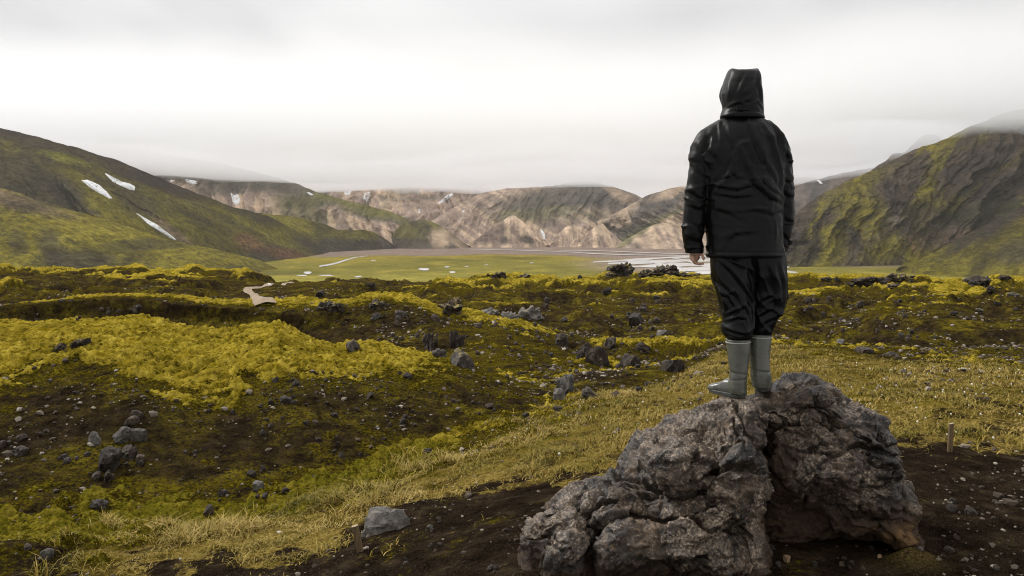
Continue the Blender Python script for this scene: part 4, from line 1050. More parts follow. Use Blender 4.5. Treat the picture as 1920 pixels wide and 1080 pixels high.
def loft_rings(R):
    """R (nring, nseg, 3) closed rings -> capped solid"""
    R = np.asarray(R); nr, ns = R.shape[:2]
    V = R.reshape(-1, 3)
    F = []
    for a in range(nr - 1):
        for i in range(ns):
            j = (i + 1) % ns
            F.append([a * ns + i, a * ns + j, (a + 1) * ns + j, (a + 1) * ns + i])
    V = np.concatenate([V, R[0].mean(0)[None], R[-1].mean(0)[None]])
    c0, c1 = len(V) - 2, len(V) - 1
    for i in range(ns):
        j = (i + 1) % ns
        F.append([c0, j, i]); F.append([c1, (nr - 1) * ns + i, (nr - 1) * ns + j])
    return V, F

def tube(P, r, ns=14, caps=True):
    """tapered tube with round ends along P"""
    P = np.asarray(P, float); r = np.asarray(r, float)
    T = np.gradient(P, axis=0); T /= np.linalg.norm(T, axis=1)[:, None]
    Q, rr, TT = [], [], []
    for a in (75, 50, 25):
        Q.append(P[0] - T[0] * r[0] * math.sin(math.radians(a))); rr.append(r[0] * math.cos(math.radians(a))); TT.append(T[0])
    for k in range(len(P)):
        Q.append(P[k]); rr.append(r[k]); TT.append(T[k])
    for a in (25, 50, 75):
        Q.append(P[-1] + T[-1] * r[-1] * math.sin(math.radians(a))); rr.append(r[-1] * math.cos(math.radians(a))); TT.append(T[-1])
    th = np.linspace(0, 2 * math.pi, ns, endpoint=False)
    rings = []
    up = np.array([0.13, 1, 0.07])
    for q, rd, t in zip(Q, rr, TT):
        a = np.cross(t, up); a /= np.linalg.norm(a); b = np.cross(t, a)
        rings.append(q + rd * (np.cos(th)[:, None] * a + np.sin(th)[:, None] * b))
    return loft_rings(rings)

def blob(c, r, ns=14, sub=3):
    bm = bmesh.new(); bmesh.ops.create_icosphere(bm, subdivisions=sub, radius=1)
    V = np.array([v.co[:] for v in bm.verts]) * np.asarray(r) + np.asarray(c)
    F = [[v.index for v in f.verts] for f in bm.faces]; bm.free()
    return V, F

# ================================================================== the boulder he stands on
def lobe(top, front, back, prof, nu=60):
    """top (px,py,d), front (px,d at base), back (px,d at base); prof (height share, share of front->top run)"""
    p0, p1 = top[0][0], top[-1][0]
    px = np.linspace(p0, p1, nu)
    ty, td = poly(px, top, 1), poly(px, top, 2); fd, bd = poly(px, front, 1), poly(px, back, 1)
    h = CAM_Z - (ty - HOR) * td / FPX
    z0 = -.18
    R = []
    for i in range(nu):
        ring = []
        for hz_, rn in prof:
            d = fd[i] + (td[i] - fd[i]) * rn
            ring.append(((px[i] - 960) / FPX * d, d, z0 + (h[i] - z0) * hz_))
        for k in range(1, 7):
            a = k / 6 * math.pi / 2
            d = td[i] + (bd[i] - td[i]) * math.sin(a) ** .9
            ring.append(((px[i] - 960) / FPX * (td[i] + .35 * (d - td[i])), d, z0 + (h[i] - z0) * math.cos(a) ** .6))
        for k in (1, 2):
            d = bd[i] + (fd[i] - bd[i]) * k / 3
            ring.append(((px[i] - 960) / FPX * td[i], d, z0))
        R.append(ring)
    return loft_rings(R)

def rock_mat():
    m, N, L, P = new_mat('weathered lava rock')
    oc = n_obj(N)
    a = n_noise(N, L, oc, 3.2, 7, .7, .5); b = n_noise(N, L, oc, 18, 6, .7, .2); c = n_noise(N, L, oc, 75, 4, .7); d = n_noise(N, L, oc, 34, 3, .6, .6)
    base = n_ramp(N, L, a, [(.36, (.005, .0042, .0036)), (.46, (.015, .0125, .0105)), (.55, (.052, .0435, .036)), (.66, (.15, .128, .108))])
    base = n_mix(N, L, .75, base, n_ramp(N, L, b, [(.3, (.35, .35, .36)), (.52, (.9, .88, .86)), (.72, (1.7, 1.62, 1.55))]), 'MULTIPLY')
    # lichen flecks, white and ochre
    li = n_math(N, L, 'MULTIPLY', n_ramp(N, L, c, [(.54, 0.0), (.64, 1.0)]), n_ramp(N, L, b, [(.44, 0.0), (.58, .85)]))
    base = n_mix(N, L, li, base, (.34, .32, .28))
    lo = n_math(N, L, 'MULTIPLY', n_ramp(N, L, d, [(.56, 0.0), (.66, 1.0)]), n_ramp(N, L, a, [(.44, 0.0), (.56, .75)]))
    base = n_mix(N, L, lo, base, (.16, .112, .068))
    vo = N.new('ShaderNodeTexVoronoi'); vo.inputs['Scale'].default_value = 62; L.new(oc, vo.inputs['Vector'])
    sp = n_math(N, L, 'MULTIPLY', n_ramp(N, L, vo.outputs['Distance'], [(.10, 1.0), (.20, 0.0)]), n_ramp(N, L, b, [(.54, 0.0), (.62, .8)]))
    base = n_mix(N, L, sp, base, (.50, .48, .43))
    pal = n_math(N, L, 'MULTIPLY', n_attr(N, 'pale'), n_ramp(N, L, b, [(.36, .15), (.58, 1.0)]))
    base = n_mix(N, L, pal, base, n_ramp(N, L, c, [(.34, (.040, .033, .027)), (.50, (.15, .130, .112)), (.64, (.52, .48, .42))]))
    # mud caked on the lower parts
    mud = n_ramp(N, L, b, [(.3, (.022, .014, .0085)), (.7, (.085, .056, .034))])
    base = n_mix(N, L, n_attr(N, 'mud'), base, mud)
    base = n_mix(N, L, n_attr(N, 'ochre'), base, n_ramp(N, L, c, [(.3, (.10, .065, .03)), (.7, (.22, .15, .07))]))
    base = n_mix(N, L, 1.0, base, (.80, .67, .54), 'MULTIPLY')
    L.new(base, P.inputs['Base Color'])
    wet = n_ramp(N, L, a, [(.38, .26), (.62, .72)])
    wet = n_mix(N, L, n_attr(N, 'mud'), wet, (.9, .9, .9))
    L.new(wet, P.inputs['Roughness'])
    P.inputs['Specular IOR Level'].default_value = .4
    h = n_math(N, L, 'ADD', b, n_math(N, L, 'MULTIPLY', c, .5))
    L.new(n_bump(N, L, h, .8, .018, n_bump(N, L, d, .5, .02)), P.inputs['Normal'])
    return m
ROCKM = rock_mat()

PD = 4.5                                    # how far the person stands
BOOT_L = (at(1384, 744, PD), at(1350, 741, PD + .14)); BOOT_R = (at(1431, 733, PD + .05), at(1434, 733, PD + .27))

def build_boulder():
    left = lobe([(986, 1020, 4.35), (994, 1005, 4.4), (1018, 980, 4.45), (1048, 960, 4.5), (1090, 934, 4.52), (1139, 908, 4.55), (1168, 886, 4.55), (1186, 862, 4.55), (1218, 830, 4.55), (1252, 806, 4.52), (1302, 784, 4.5), (1340, 765, 4.48), (1370, 748, 4.46), (1395, 748, 4.44), (1422, 775, 4.4), (1432, 830, 4.36), (1438, 930, 4.3)],
                [(986, 4.22), (1080, 4.12), (1200, 4.06), (1330, 4.0), (1420, 3.98), (1438, 4.05)], [(986, 4.8), (1100, 5.1), (1300, 5.25), (1438, 5.1)],
                [(0, -.10), (.15, .0), (.35, .05), (.55, .18), (.75, .40), (.90, .68), (1, 1)])
    right = lobe([(1418, 800, 4.62), (1436, 770, 4.62), (1448, 740, 4.6), (1458, 720, 4.6), (1475, 710, 4.6), (1502, 707, 4.6), (1537, 717, 4.6), (1558, 735, 4.6), (1592, 757, 4.62), (1643, 782, 4.62), (1668, 795, 4.6), (1680, 845, 4.58), (1686, 890, 4.56), (1700, 918, 4.55), (1714, 960, 4.54), (1722, 1000, 4.52)],
                 [(1418, 4.66), (1460, 4.5), (1560, 4.42), (1680, 4.42), (1722, 4.46)], [(1418, 5.2), (1560, 5.3), (1722, 4.85)],
                 [(0, .75), (.14, .7), (.28, .55), (.40, .0), (.50, -.55), (.64, -.60), (.78, -.35), (.90, .25), (1, 1)])
    bits = [blob(at(1010, 990, 4.20), (.075, .08, .055)), blob(at(1060, 985, 4.16), (.11, .09, .06)), blob(at(1050, 975, 4.3), (.11, .12, .045)),
            blob(at(1110, 938, 4.42), (.10, .12, .045)), 
            blob(at(1690, 960, 4.44), (.085, .10, .13)), blob(at(1680, 990, 4.40), (.09, .09, .07)), blob(at(1610, 985, 4.5), (.14, .12, .10)),
            blob(at(1560, 880, 4.36), (.19, .10, .13)), blob(at(1476, 822, 4.56), (.07, .10, .06)), blob(at(1560, 985, 4.72), (.12, .14, .10)), blob(at(1500, 900, 4.72), (.10, .10, .12)),
            blob(at(1190, 1040, 4.02), (.20, .10, .16)), blob(at(1330, 1030, 3.96), (.22, .10, .20)), blob(at(1380, 900, 4.05), (.10, .12, .20)),
            blob(at(1275, 880, 4.16), (.17, .12, .14)), blob(at(1150, 960, 4.22), (.16, .12, .12)), blob(at(1060, 1040, 4.08), (.12, .10, .14)),
            blob(at(1640, 840, 4.42), (.10, .12, .12)), blob(at(1520, 760, 4.46), (.14, .14, .10)),
            blob(at(1432, 770, 4.66), (.13, .24, .115)), blob(at(1385, 775, 4.55), (.16, .2, .10))]
    me = remesh('boulder', [left, right] + bits, .0080, 4, .5)
    V, Nn = get_co(me), get_no(me)
    # chiselled planes, then ledges and grain
    rs = np.random.default_rng(17)
    V2 = V.copy()
    for cnt, r0, r1, d0, d1, jit in ((44, .20, .36, .008, .030, .28), (170, .08, .16, .004, .016, .35)):
        for k in rs.integers(0, len(V), cnt):
            n = Nn[k] + jit * rs.normal(size=3); n /= np.linalg.norm(n)
            R_ = rs.uniform(r0, r1)
            q = V - V[k]
            idx = np.nonzero((q * q).sum(1) < R_ * R_)[0]
            s_ = (V2[idx] - V[k]) @ n + rs.uniform(d0, d1)
            wgt = sm(1.0, .55, np.linalg.norm(q[idx], axis=1) / R_) * sm(.1, .5, Nn[idx] @ n)
            V2[idx] -= n * (np.clip(s_, 0, .06) * wgt)[:, None]
    w = V + .07 * np.stack([noise3(V * 4, 1), noise3(V * 4, 2), noise3(V * 4, 3)], 1)
    h1, e1, _ = facets3(w * np.array([4.4, 4.4, 5.2]), 11, 1.0)
    h2, e2, _ = facets3(w * np.array([11, 11, 14.]), 12, 1.0)
    h3, e3, _ = facets3(V * np.array([25, 25, 30.]), 13, 1.0)
    d = .034 * h1 + .018 * h2 + .009 * h3 + .018 * fbm3(V * 6, 4, 21) + .007 * fbm3(V * 38, 3, 22)
    h4, e4, _ = facets3(w * 2.3, 15, 1.0)
    d -= .06 * np.exp(-(e4 / .030) ** 2) * sm(-.1, .25, fbm3(V * 2.5, 2, 25))
    d -= .04 * np.clip(noise3(V * 14, 31) - .40, 0, 1)
    # the long fractures seen on its face
    PQ = np.stack([960 + V[:, 0] / V[:, 1] * FPX, HOR + (CAM_Z - V[:, 2]) * FPX / V[:, 1]], 1)
    PQ = PQ + 7 * np.stack([noise3(V * 9, 71), noise3(V * 9, 72)], 1)
    for pts in ([(1090, 935), (1140, 925), (1200, 905), (1260, 918), (1300, 905), (1335, 880)], [(1300, 790), (1306, 840), (1298, 900)], [(1010, 985), (1060, 962), (1110, 970), (1150, 935)],
                [(1375, 765), (1398, 800), (1425, 850)], [(1508, 852), (1560, 858), (1605, 835), (1670, 850)], [(1530, 745), (1556, 790), (1620, 825)], [(1180, 960), (1240, 985), (1300, 970), (1360, 1000)], [(1590, 920), (1640, 915), (1690, 905)]):
        pts = np.array(pts, float); best = np.full(len(V), 1e9)
        for i in range(len(pts) - 1):
            a_, b_ = pts[i], pts[i + 1]; ab = b_ - a_
            t = np.clip(((PQ - a_) @ ab) / (ab @ ab), 0, 1)
            q = PQ - (a_ + t[:, None] * ab); best = np.minimum(best, np.hypot(q[:, 0], q[:, 1]))
        d = d - .055 * np.exp(-(best / 4.0) ** 2) * (V[:, 1] < 4.75) * np.clip(.4 - Nn[:, 1], 0, 1)
    V2 = V2 + Nn * (np.clip(d, -.085, .06) + .018)[:, None]
    # room for the boots
    for (hx, hy, hz_), (tx, ty, tz) in (BOOT_L, BOOT_R):
        ax, ay = tx - hx, ty - hy; L2 = ax * ax + ay * ay
        s = np.clip(((V2[:, 0] - hx) * ax + (V2[:, 1] - hy) * ay) / L2, -.25, 1.25)
        q = np.hypot(V2[:, 0] - hx - s * ax, V2[:, 1] - hy - s * ay)
        inside = sm(.105, .06, q)
        lim = hz_ - .006
        up = V2[:, 2] > lim - .035
        V2[:, 2] = np.where(up, V2[:, 2] * (1 - inside) + np.minimum(lim, np.maximum(V2[:, 2], lim)) * inside, V2[:, 2])
    base = np.array([at(1360, 1000, 4.4)[0], 4.5, 0.0])
    mud = sm(.40, .12, V2[:, 2] + .14 * fbm3(V * 5, 4, 41)) * sm(1.18, 1.30, V2[:, 0] - .02) * 1.0
    mud = np.maximum(mud, sm(.13, .0, V2[:, 2] + .10 * fbm3(V * 6, 3, 43)) * .9)
    cle = np.exp(-((V2[:, 0] - 1.50) / .10) ** 2) * sm(.75, .45, V2[:, 2]) * sm(4.30, 4.42, V2[:, 1])
    mud = np.clip(np.maximum(mud, cle), 0, 1)
    oc_ = np.exp(-(((V2[:, 0] - 2.12) / .13) ** 2 + ((V2[:, 2] - .10) / .08) ** 2)) * sm(-.1, .4, fbm3(V * 9, 3, 44) + .3)
    me.vertices.foreach_set('co', np.ascontiguousarray(V2 - base, dtype=np.float32).ravel()); me.update()
    Nv = get_no(me)
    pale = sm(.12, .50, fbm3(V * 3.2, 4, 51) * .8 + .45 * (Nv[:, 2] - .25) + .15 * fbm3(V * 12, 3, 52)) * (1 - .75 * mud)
    pale = np.maximum(pale, .9 * sm(.25, .6, fbm3(V * 5.5, 4, 53)) * sm(.75, .2, V2[:, 2]) * (1 - .5 * mud))
    set_attr(me, 'pale', np.clip(pale, 0, 1))
    set_attr(me, 'mud', mud); set_attr(me, 'ochre', np.clip(oc_ * 1.3, 0, 1))
    o = obj_from('boulder', me, ROCKM)
    o.location = base
    tag(o, 'big cracked dark lava boulder with muddy foot, the person stands on it', 'boulder')
    return o
BOULDER = build_boulder()
# ================================================================== stones, stakes, grass
def stone_mat():
    m, N, L, P = new_mat('lava stone')
    oc = n_obj(N)
    oi = N.new('ShaderNodeObjectInfo')
    b = n_noise(N, L, oc, 3.2, 6, .7, .3); c = n_noise(N, L, oc, 15, 4, .7)
    base = n_ramp(N, L, b, [(.28, (.010, .0085, .007)), (.46, (.032, .0275, .0235)), (.62, (.080, .070, .061)), (.78, (.17, .152, .133))])
    base = n_mix(N, L, .7, base, n_ramp(N, L, oi.outputs['Random'], [(0, (.40, .33, .28)), (.35, (1.1, .98, .88)), (.6, (.7, .64, .58)), (.8, (1.4, 1.3, 1.2)), (1, (2.4, 2.2, 2.0))]), 'MULTIPLY')
    li = n_math(N, L, 'MULTIPLY', n_ramp(N, L, c, [(.56, 0.0), (.66, 1.0)]), n_ramp(N, L, b, [(.48, 0.0), (.6, .8)]))
    base = n_mix(N, L, li, base, (.36, .34, .30))
    # moss creeps over the tops
    g = N.new('ShaderNodeNewGeometry'); sx = N.new('ShaderNodeSeparateXYZ'); L.new(g.outputs['Normal'], sx.inputs[0])
    tp = n_math(N, L, 'MULTIPLY', n_ramp(N, L, sx.outputs['Z'], [(.55, 0.0), (.85, 1.0)]), n_ramp(N, L, b, [(.46, 0.0), (.56, 1.0)]))
    ak = N.new('ShaderNodeAttribute'); ak.attribute_type = 'OBJECT'; ak.attribute_name = 'moss_cap'
    tp = n_math(N, L, 'MULTIPLY', tp, ak.outputs['Fac'])
    base = n_mix(N, L, tp, base, n_ramp(N, L, c, [(.3, (.10, .08, .01)), (.7, (.32, .25, .03))]))
    ad = N.new('ShaderNodeAttribute'); ad.attribute_type = 'OBJECT'; ad.attribute_name = 'dark'
    base = n_mix(N, L, 1.0, base, (1.0, .87, .73), 'MULTIPLY')
    base = n_mix(N, L, n_math(N, L, 'MULTIPLY', ad.outputs['Fac'], .8), base, (.012, .010, .008))
    ap = N.new('ShaderNodeAttribute'); ap.attribute_type = 'OBJECT'; ap.attribute_name = 'pale'
    base = n_mix(N, L, n_math(N, L, 'MULTIPLY', ap.outputs['Fac'], .75), base, n_ramp(N, L, b, [(.3, (.075, .068, .060)), (.55, (.22, .202, .178)), (.75, (.42, .395, .355))]))
    base = n_mix(N, L, tp, base, n_ramp(N, L, c, [(.3, (.10, .075, .008)), (.7, (.32, .24, .025))]))
    L.new(base, P.inputs['Base Color'])
    P.inputs['Roughness'].default_value = .72
    P.inputs['Specular IOR Level'].default_value = .3
    L.new(n_bump(N, L, n_math(N, L, 'ADD', b, n_math(N, L, 'MULTIPLY', c, .4)), .7, .12), P.inputs['Normal'])
    return m
STONEM = stone_mat()

def rock_mesh(seed, sub, flat=.7, cuts=14, rough=.10):
    rs = np.random.default_rng(seed)
    bm = bmesh.new(); bmesh.ops.create_icosphere(bm, subdivisions=sub, radius=1)
    V = np.array([v.co[:] for v in bm.verts]); F = np.array([[v.index for v in f.verts] for f in bm.faces]); bm.free()
    V = V * np.array([1, rs.uniform(.65, .95), flat * rs.uniform(.8, 1.1)])
    V = V * (1 + .22 * fbm3(V * 1.3 + seed, 2, seed))[:, None]
    for k in range(cuts):
        n = rs.normal(size=3); n /= np.linalg.norm(n)
        ext = (V @ n).max()
        o = ext * rs.uniform(.62, .90)
        s = V @ n - o
        V = V - n * np.maximum(s, 0)[:, None]
    V = V * (1 + rough * fbm3(V * 3.0 + seed * 2, 3, seed + 5))[:, None]
    if sub >= 3: V = V + (V / np.linalg.norm(V, axis=1)[:, None]) * (.05 * (ridged3(V * 4.0 + seed, seed)))[:, None]
    V[:, :2] /= np.abs(V[:, :2]).max(); V[:, 2] -= V[:, 2].min(); V[:, 2] /= V[:, 2].max()
    me = mesh_from('stone', V, F, smooth=False)
    if sub >= 3:
        me.polygons.foreach_set('use_smooth', np.ones(len(F), bool)); me.update()
        try: me.set_sharp_from_angle(angle=math.radians(28))
        except Exception: pass
    return me

def ridged3(p, s):
    return 1 - np.abs(noise3(p, s)) * 2

def crag_mesh(seed):
    me = rock_mesh(seed, 4, 1.0, 5, .18)
    V = get_co(me); n = V - np.array([0, 0, .35]); n /= np.linalg.norm(n, axis=1)[:, None]
    h, e, _ = facets3(V * 3.1 + seed, seed, 1.0)
    V = V + n * (.15 * (1 - np.abs(noise3(V * np.array([2.6, 2.6, 2.0]) + seed, seed)) * 2) + .20 * h + .05 * noise3(V * 9, seed))[:, None]
    V[:, 2] -= V[:, 2].min(); V[:, 2] /= V[:, 2].max(); V[:, :2] /= np.abs(V[:, :2]).max()
    set_co(me, V)
    return me
CRAG = [crag_mesh(360 + i) for i in range(7)]
BIG = [rock_mesh(300 + i, 4, .8, 16, .12) for i in range(7)]
MID = [rock_mesh(320 + i, 3, .75, 13, .10) for i in range(8)]
SMALL = [rock_mesh(340 + i, 2, .7, 10, .08) for i in range(8)]
for _m in BIG + MID + SMALL + CRAG: _m.materials.append(STONEM)

def place(name, me, px, py, wpx, hpx, rz, tilt=0.0, sink=.18, cap=0.0):
    """stone whose foot shows at (px, py), wpx x hpx large in the photo"""
    loc, no = ground_px(px, py)
    if loc is None: return None
    d = loc.y
    o = bpy.data.objects.new(name, me)
    w, h = wpx * d / FPX, hpx * d / FPX
    o.scale = (w / 2 * (1 + .25 * sink), w / 2 * .9 * (1 + .25 * sink), h * (1 + sink))
    o.rotation_euler = (tilt, tilt * .6, rz)
    z = ground_z(loc.x, loc.y + w * .2)[0]
    o.location = (loc.x, loc.y + w * .2, min(z, loc.z) - h * sink)
    o['moss_cap'] = float(cap)
    return link(o)

ROCKS = [
    # px, foot py, w, h, moss, label
    (725, 996, 84, 38, 0, 'pale grey flat slab half buried beside the leaning wooden stake'),
    (172, 836, 34, 30, 0, 'light grey upper left stone of the outcrop on the dark slope'),
    (200, 882, 66, 50, 0, 'largest dark cracked block of the outcrop on the dark slope'),
    (226, 832, 44, 34, 0, 'blocky grey stone at the top of the outcrop on the dark slope'),
    (258, 828, 34, 28, 0, 'upper right grey stone of the outcrop on the dark slope'),
    (240, 858, 40, 28, 0, 'brownish stone right of the largest block of the outcrop'),
    (202, 900, 34, 22, 0, 'dark stone lowest in the outcrop on the dark slope'),
    (182, 954, 40, 28, 0, 'grey stone lying below the outcrop near the gully'),
    (388, 964, 28, 20, 0, 'dark stone alone at the foot of the slope near the gully'),
    (484, 916, 28, 16, 0, 'pale lichen covered stone low on the slope above the gully'),
    (553, 724, 20, 19, 0, 'round grey stone just below the moss cap of the big mound'),
    (112, 655, 34, 20, .3, 'left dark rock poking out of the bright moss cap'),
    (148, 650, 44, 24, .5, 'right dark rock poking out of the bright moss cap'),
    (665, 657, 40, 22, .2, 'grey rock on the right part of the big mound crest'),
    (866, 688, 54, 34, .7, 'grey rock with a tuft of moss on top where the mound slopes down'),
    (1062, 738, 52, 34, 0, 'grey block at the left end of the low dark bank'),
    (1044, 748, 34, 24, 0, 'pale stone at the very foot of the low dark bank left end'),
    (1108, 745, 36, 22, 0, 'brown grey stone at the foot of the low dark bank'),
    (1262, 697, 48, 26, 0, 'black rock on the right end of the low dark bank'),
    (802, 654, 44, 52, .5, 'tall rock outcrop left in the bank below the second mossy crest'),
    (858, 650, 40, 54, 0, 'tall rounded outcrop right in the bank below the second mossy crest'),
    (822, 668, 34, 24, 0, 'low grey block between the two tall outcrops'),
    (612, 582, 44, 30, .4, 'dark rock leftmost on the second mossy crest'),
    (640, 583, 32, 28, .6, 'dark rock just right of the leftmost one on the second crest'),
    (706, 578, 44, 28, .5, 'wide dark rock set into the second mossy crest'),
    (705, 598, 30, 20, 0, 'grey stone below the wide rock of the second crest'),
    (752, 594, 26, 20, 0, 'grey stone right of the stone below the second crest'),
    (840, 586, 66, 34, .7, 'broad base of the moss topped lava tower'),
    (856, 574, 34, 28, .8, 'upper block of the moss topped lava tower'),
    (993, 600, 62, 36, .4, 'pale ridged outcrop in the middle of the lava field'),
    (955, 597, 40, 22, .2, 'low grey rock left of the pale ridged outcrop'),
    (918, 588, 42, 20, .3, 'flat dark rock between the lava tower and the pale outcrop'),
    (1196, 610, 40, 26, 0, 'dark squarish boulder in the hollow behind the mounds'),
    (1097, 668, 34, 32, .2, 'round boulder left of three in the green hollow'),
    (1126, 684, 54, 36, 0, 'largest brown boulder of three in the green hollow'),
    (1182, 684, 46, 24, 0, 'flat dark boulder right of three in the green hollow'),
    (1142, 652, 38, 24, .2, 'dark boulder above the three in the green hollow'),
    (1052, 648, 38, 28, .1, 'dark rock at the right end of the second bank'),
    (1212, 658, 34, 20, 0, 'brown rock on the far side of the green hollow'),
    (1248, 628, 34, 12, 0, 'low pale stone in the hollow left of the person'),
    (1165, 514, 56, 30, .6, 'leftmost crag of the black lava castle by the river'),
    (1186, 509, 40, 26, .7, 'mossy crag second from left in the lava castle'),
    (1205, 507, 18, 24, .3, 'thin pinnacle of the lava castle'),
    (1228, 508, 26, 27, .2, 'pointed pinnacle right of the thin one in the lava castle'),
    (1254, 513, 58, 26, .4, 'rightmost wide crag of the lava castle'),
    (1146, 518, 34, 14, .6, 'low mossy crag at the left foot of the lava castle'),
    (1214, 515, 46, 16, .5, 'broad low crag in the middle of the lava castle'),
    (1241, 513, 32, 19, .4, 'blunt crag just right of the pointed pinnacle'),
    (1282, 518, 40, 13, .6, 'low mossy crag at the right foot of the lava castle'),
    (1308, 517, 24, 8, .5, 'small low crag right of the lava castle'),
    (936, 520, 38, 18, .5, 'dark crag on the lava edge before the meadow'),
    (915, 518, 8, 9, 0, 'tiny dark knob left of the crag on the lava edge'),
    (1087, 522, 11, 12, 0, 'small black knob on the lava edge left of the castle'),
    (985, 519, 46, 10, .4, 'long low dark rock on the lava edge in the middle'),
    (800, 523, 42, 10, .3, 'long dark rock on the lava edge left of the middle'),
    (695, 538, 22, 14, 0, 'dark hump near the centre left of the far lava'),
    (716, 519, 30, 8, .2, 'flat dark rock on the lava edge below the meadow pools'),
    (600, 556, 26, 14, 0, 'black rock right of the gravel track'),
    (1140, 550, 30, 18, 0, 'black block among the far lava mounds below the castle'),
    (1553, 526, 26, 12, .2, 'black twin rock on the far lava right of the person'),
    (1570, 527, 12, 9, 0, 'small black rock beside the twin rock'),
    (1634, 534, 60, 22, .1, 'broad black crag on the far lava right of the person'),
    (1596, 537, 30, 12, .1, 'black rock left of the broad crag'),
    (1678, 538, 34, 12, .2, 'dark rock below and right of the broad crag'),
    (1690, 527, 52, 22, .9, 'rounded crag with moss top on the far lava edge'),
    (1818, 530, 26, 12, .2, 'black rock at the top of the right hand mound'),
    (1842, 533, 54, 24, .1, 'largest black crag at the top of the right hand mound'),
    (1862, 545, 30, 16, .1, 'black crag on the right flank of the right hand mound'),
    (1888, 524, 30, 14, .2, 'black rock near the right edge of the far lava'),
    (1902, 556, 26, 14, 0, 'grey rock near the right edge below the crags'),
    (1838, 586, 26, 14, 0, 'grey stone on the face of the right hand mound'),
    (1790, 590, 24, 12, 0, 'dark stone left on the face of the right hand mound'),
    (1872, 572, 18, 12, 0, 'small dark stone on the right hand mound near the edge'),
    (1578, 645, 18, 11, 0, 'pale stone pair upper on the heath right of the person'),
    (1626, 662, 44, 12, 0, 'low stony bank on the heath right of the person'),
    (1672, 668, 40, 10, 0, 'low stony bank farther right on the heath'),
    (1694, 698, 16, 7, 0, 'small pale stone at the edge of the turf right'),
    (1785, 958, 24, 14, 0, 'black stone left of two on the dirt right of the boulder'),
    (1823, 964, 26, 16, 0, 'brown stone right of two on the dirt right of the boulder'),
    (1787, 943, 18, 10, 0, 'light brown stone above the black one right of the boulder'),
    (1782, 1034, 24, 10, 0, 'flat dark stone in the mud near the lower right corner'),
    (1477, 1054, 15, 14, .0, 'ochre stone in the mud before the cleft'),
    (1459, 1062, 15, 11, 0, 'blue grey stone in the mud before the cleft'),
    (1650, 1046, 12, 8, 0, 'small ochre stone in the mud under the right lobe'),
    (1728, 1032, 12, 9, 0, 'small pale stone by the foot of the right lobe'),
    (1528, 1062, 12, 10, 0, 'small dark stone in the mud before the right lobe'),
    (1448, 1030, 16, 10, 0, 'brown stone just inside the cleft'),
    (86, 1046, 30, 18, 0, 'grey stone on the dark hummock at the lower left corner'),
    (50, 1030, 22, 12, 0, 'smaller stone on top of the dark hummock'),
    (1046, 770, 20, 9, 0, 'dark stone at the upper edge of the turf slope'),
    (985, 782, 22, 10, 0, 'dark flat stone low in the gully by the turf edge'),
    (800, 850, 26, 10, 0, 'dark stone half in the turf edge above the gully'),
    (806, 990, 14, 8, 0, 'small stone on the dirt right of the pale slab'),
    (504, 536, 9, 6, 0, 'tiny white rock beside the gravel track'),
    (530, 560, 10, 6, 0, 'tiny pale rock below the gravel track'),
]
M_PALE = new_mat('pale quartz')[0]; M_PALE.node_tree.nodes['Principled BSDF'].inputs['Base Color'].default_value = (.75, .73, .70, 1)
M_OCH = new_mat('ochre stone')[0]
def _och():
    N, L = M_OCH.node_tree.nodes, M_OCH.node_tree.links; P = N['Principled BSDF']
    f = n_noise(N, L, n_obj(N), 4, 5, .7)
    L.new(n_ramp(N, L, f, [(.3, (.10, .062, .03)), (.7, (.26, .17, .085))]), P.inputs['Base Color']); P.inputs['Roughness'].default_value = .8
_och()
for i, (px, py, w, h, cap, lab) in enumerate(ROCKS):
    me = (BIG if w > 30 else MID)[i % (7 if w > 30 else 8)]
    crag = any(t in lab for t in ('crag', 'castle', 'knob', 'lava edge', 'far lava', 'tower', 'pinnacle', 'outcrop', 'second mossy crest', 'second crest', 'right hand mound', 'moss cap'))
    if 'on the dark slope' in lab or 'of the outcrop' in lab: crag = False
    if crag: me = CRAG[i % 7]
    if 'white rock' in lab or 'ochre' in lab:
        me = me.copy(); me.materials.clear(); me.materials.append(M_PALE if 'white' in lab else M_OCH)

    sc_ = .85 if ('on the dark slope' in lab or 'of the outcrop' in lab) else 1.0 if w > 50 else .85
    o = place('rock', me, px, py, w * sc_, h * sc_ * (.72 if crag else 1.0), (i * 2.399) % 6.28, .12 * math.sin(i * 1.7), .35 if ('on the dark slope' in lab or 'of the outcrop' in lab) else .75 if w > 30 else .5, cap)
    if o:
        tag(o, lab, 'rock', 'rocks on the lava field')
        o['pale'] = 1.0 if ('pale' in lab or 'light grey' in lab) else .35 if 'grey' in lab else 0.0
        o['dark'] = .6 if any(t in lab for t in ('castle', 'black', 'knob', 'far lava', 'lava edge')) else (.35 if 'dark' in lab else 0.0)

# countable stones strewn over the slopes: alike ones share a zone label
ZONES = [
    # px0, px1, py0, py1, count, size lo, hi, label
    (0, 760, 745, 945, 62, 9, 20, 'small grey stone strewn on the dark slope of the big mound'),
    (500, 1010, 700, 800, 34, 8, 16, 'small stone on the right dark flank of the big mound'),
    (620, 1050, 590, 668, 32, 8, 17, 'small stone in the dark bank under the second mossy crest'),
    (1050, 1290, 690, 742, 16, 8, 15, 'small stone on the low dark bank beside the turf'),
    (1000, 1340, 560, 660, 28, 8, 15, 'small stone in the hollow left of the person'),
    (1480, 1920, 560, 660, 34, 8, 14, 'small stone on the face of the right hand mound'),
    (100, 330, 566, 600, 14, 8, 14, 'small stone in the dark bank at the left below the second crest'),
    (1430, 1900, 985, 1075, 22, 7, 12, 'small pebble on the mud around the right side of the boulder'),
    (620, 980, 985, 1075, 14, 7, 12, 'small pebble on the dirt left of the boulder'),
]
_r = random.Random(5)
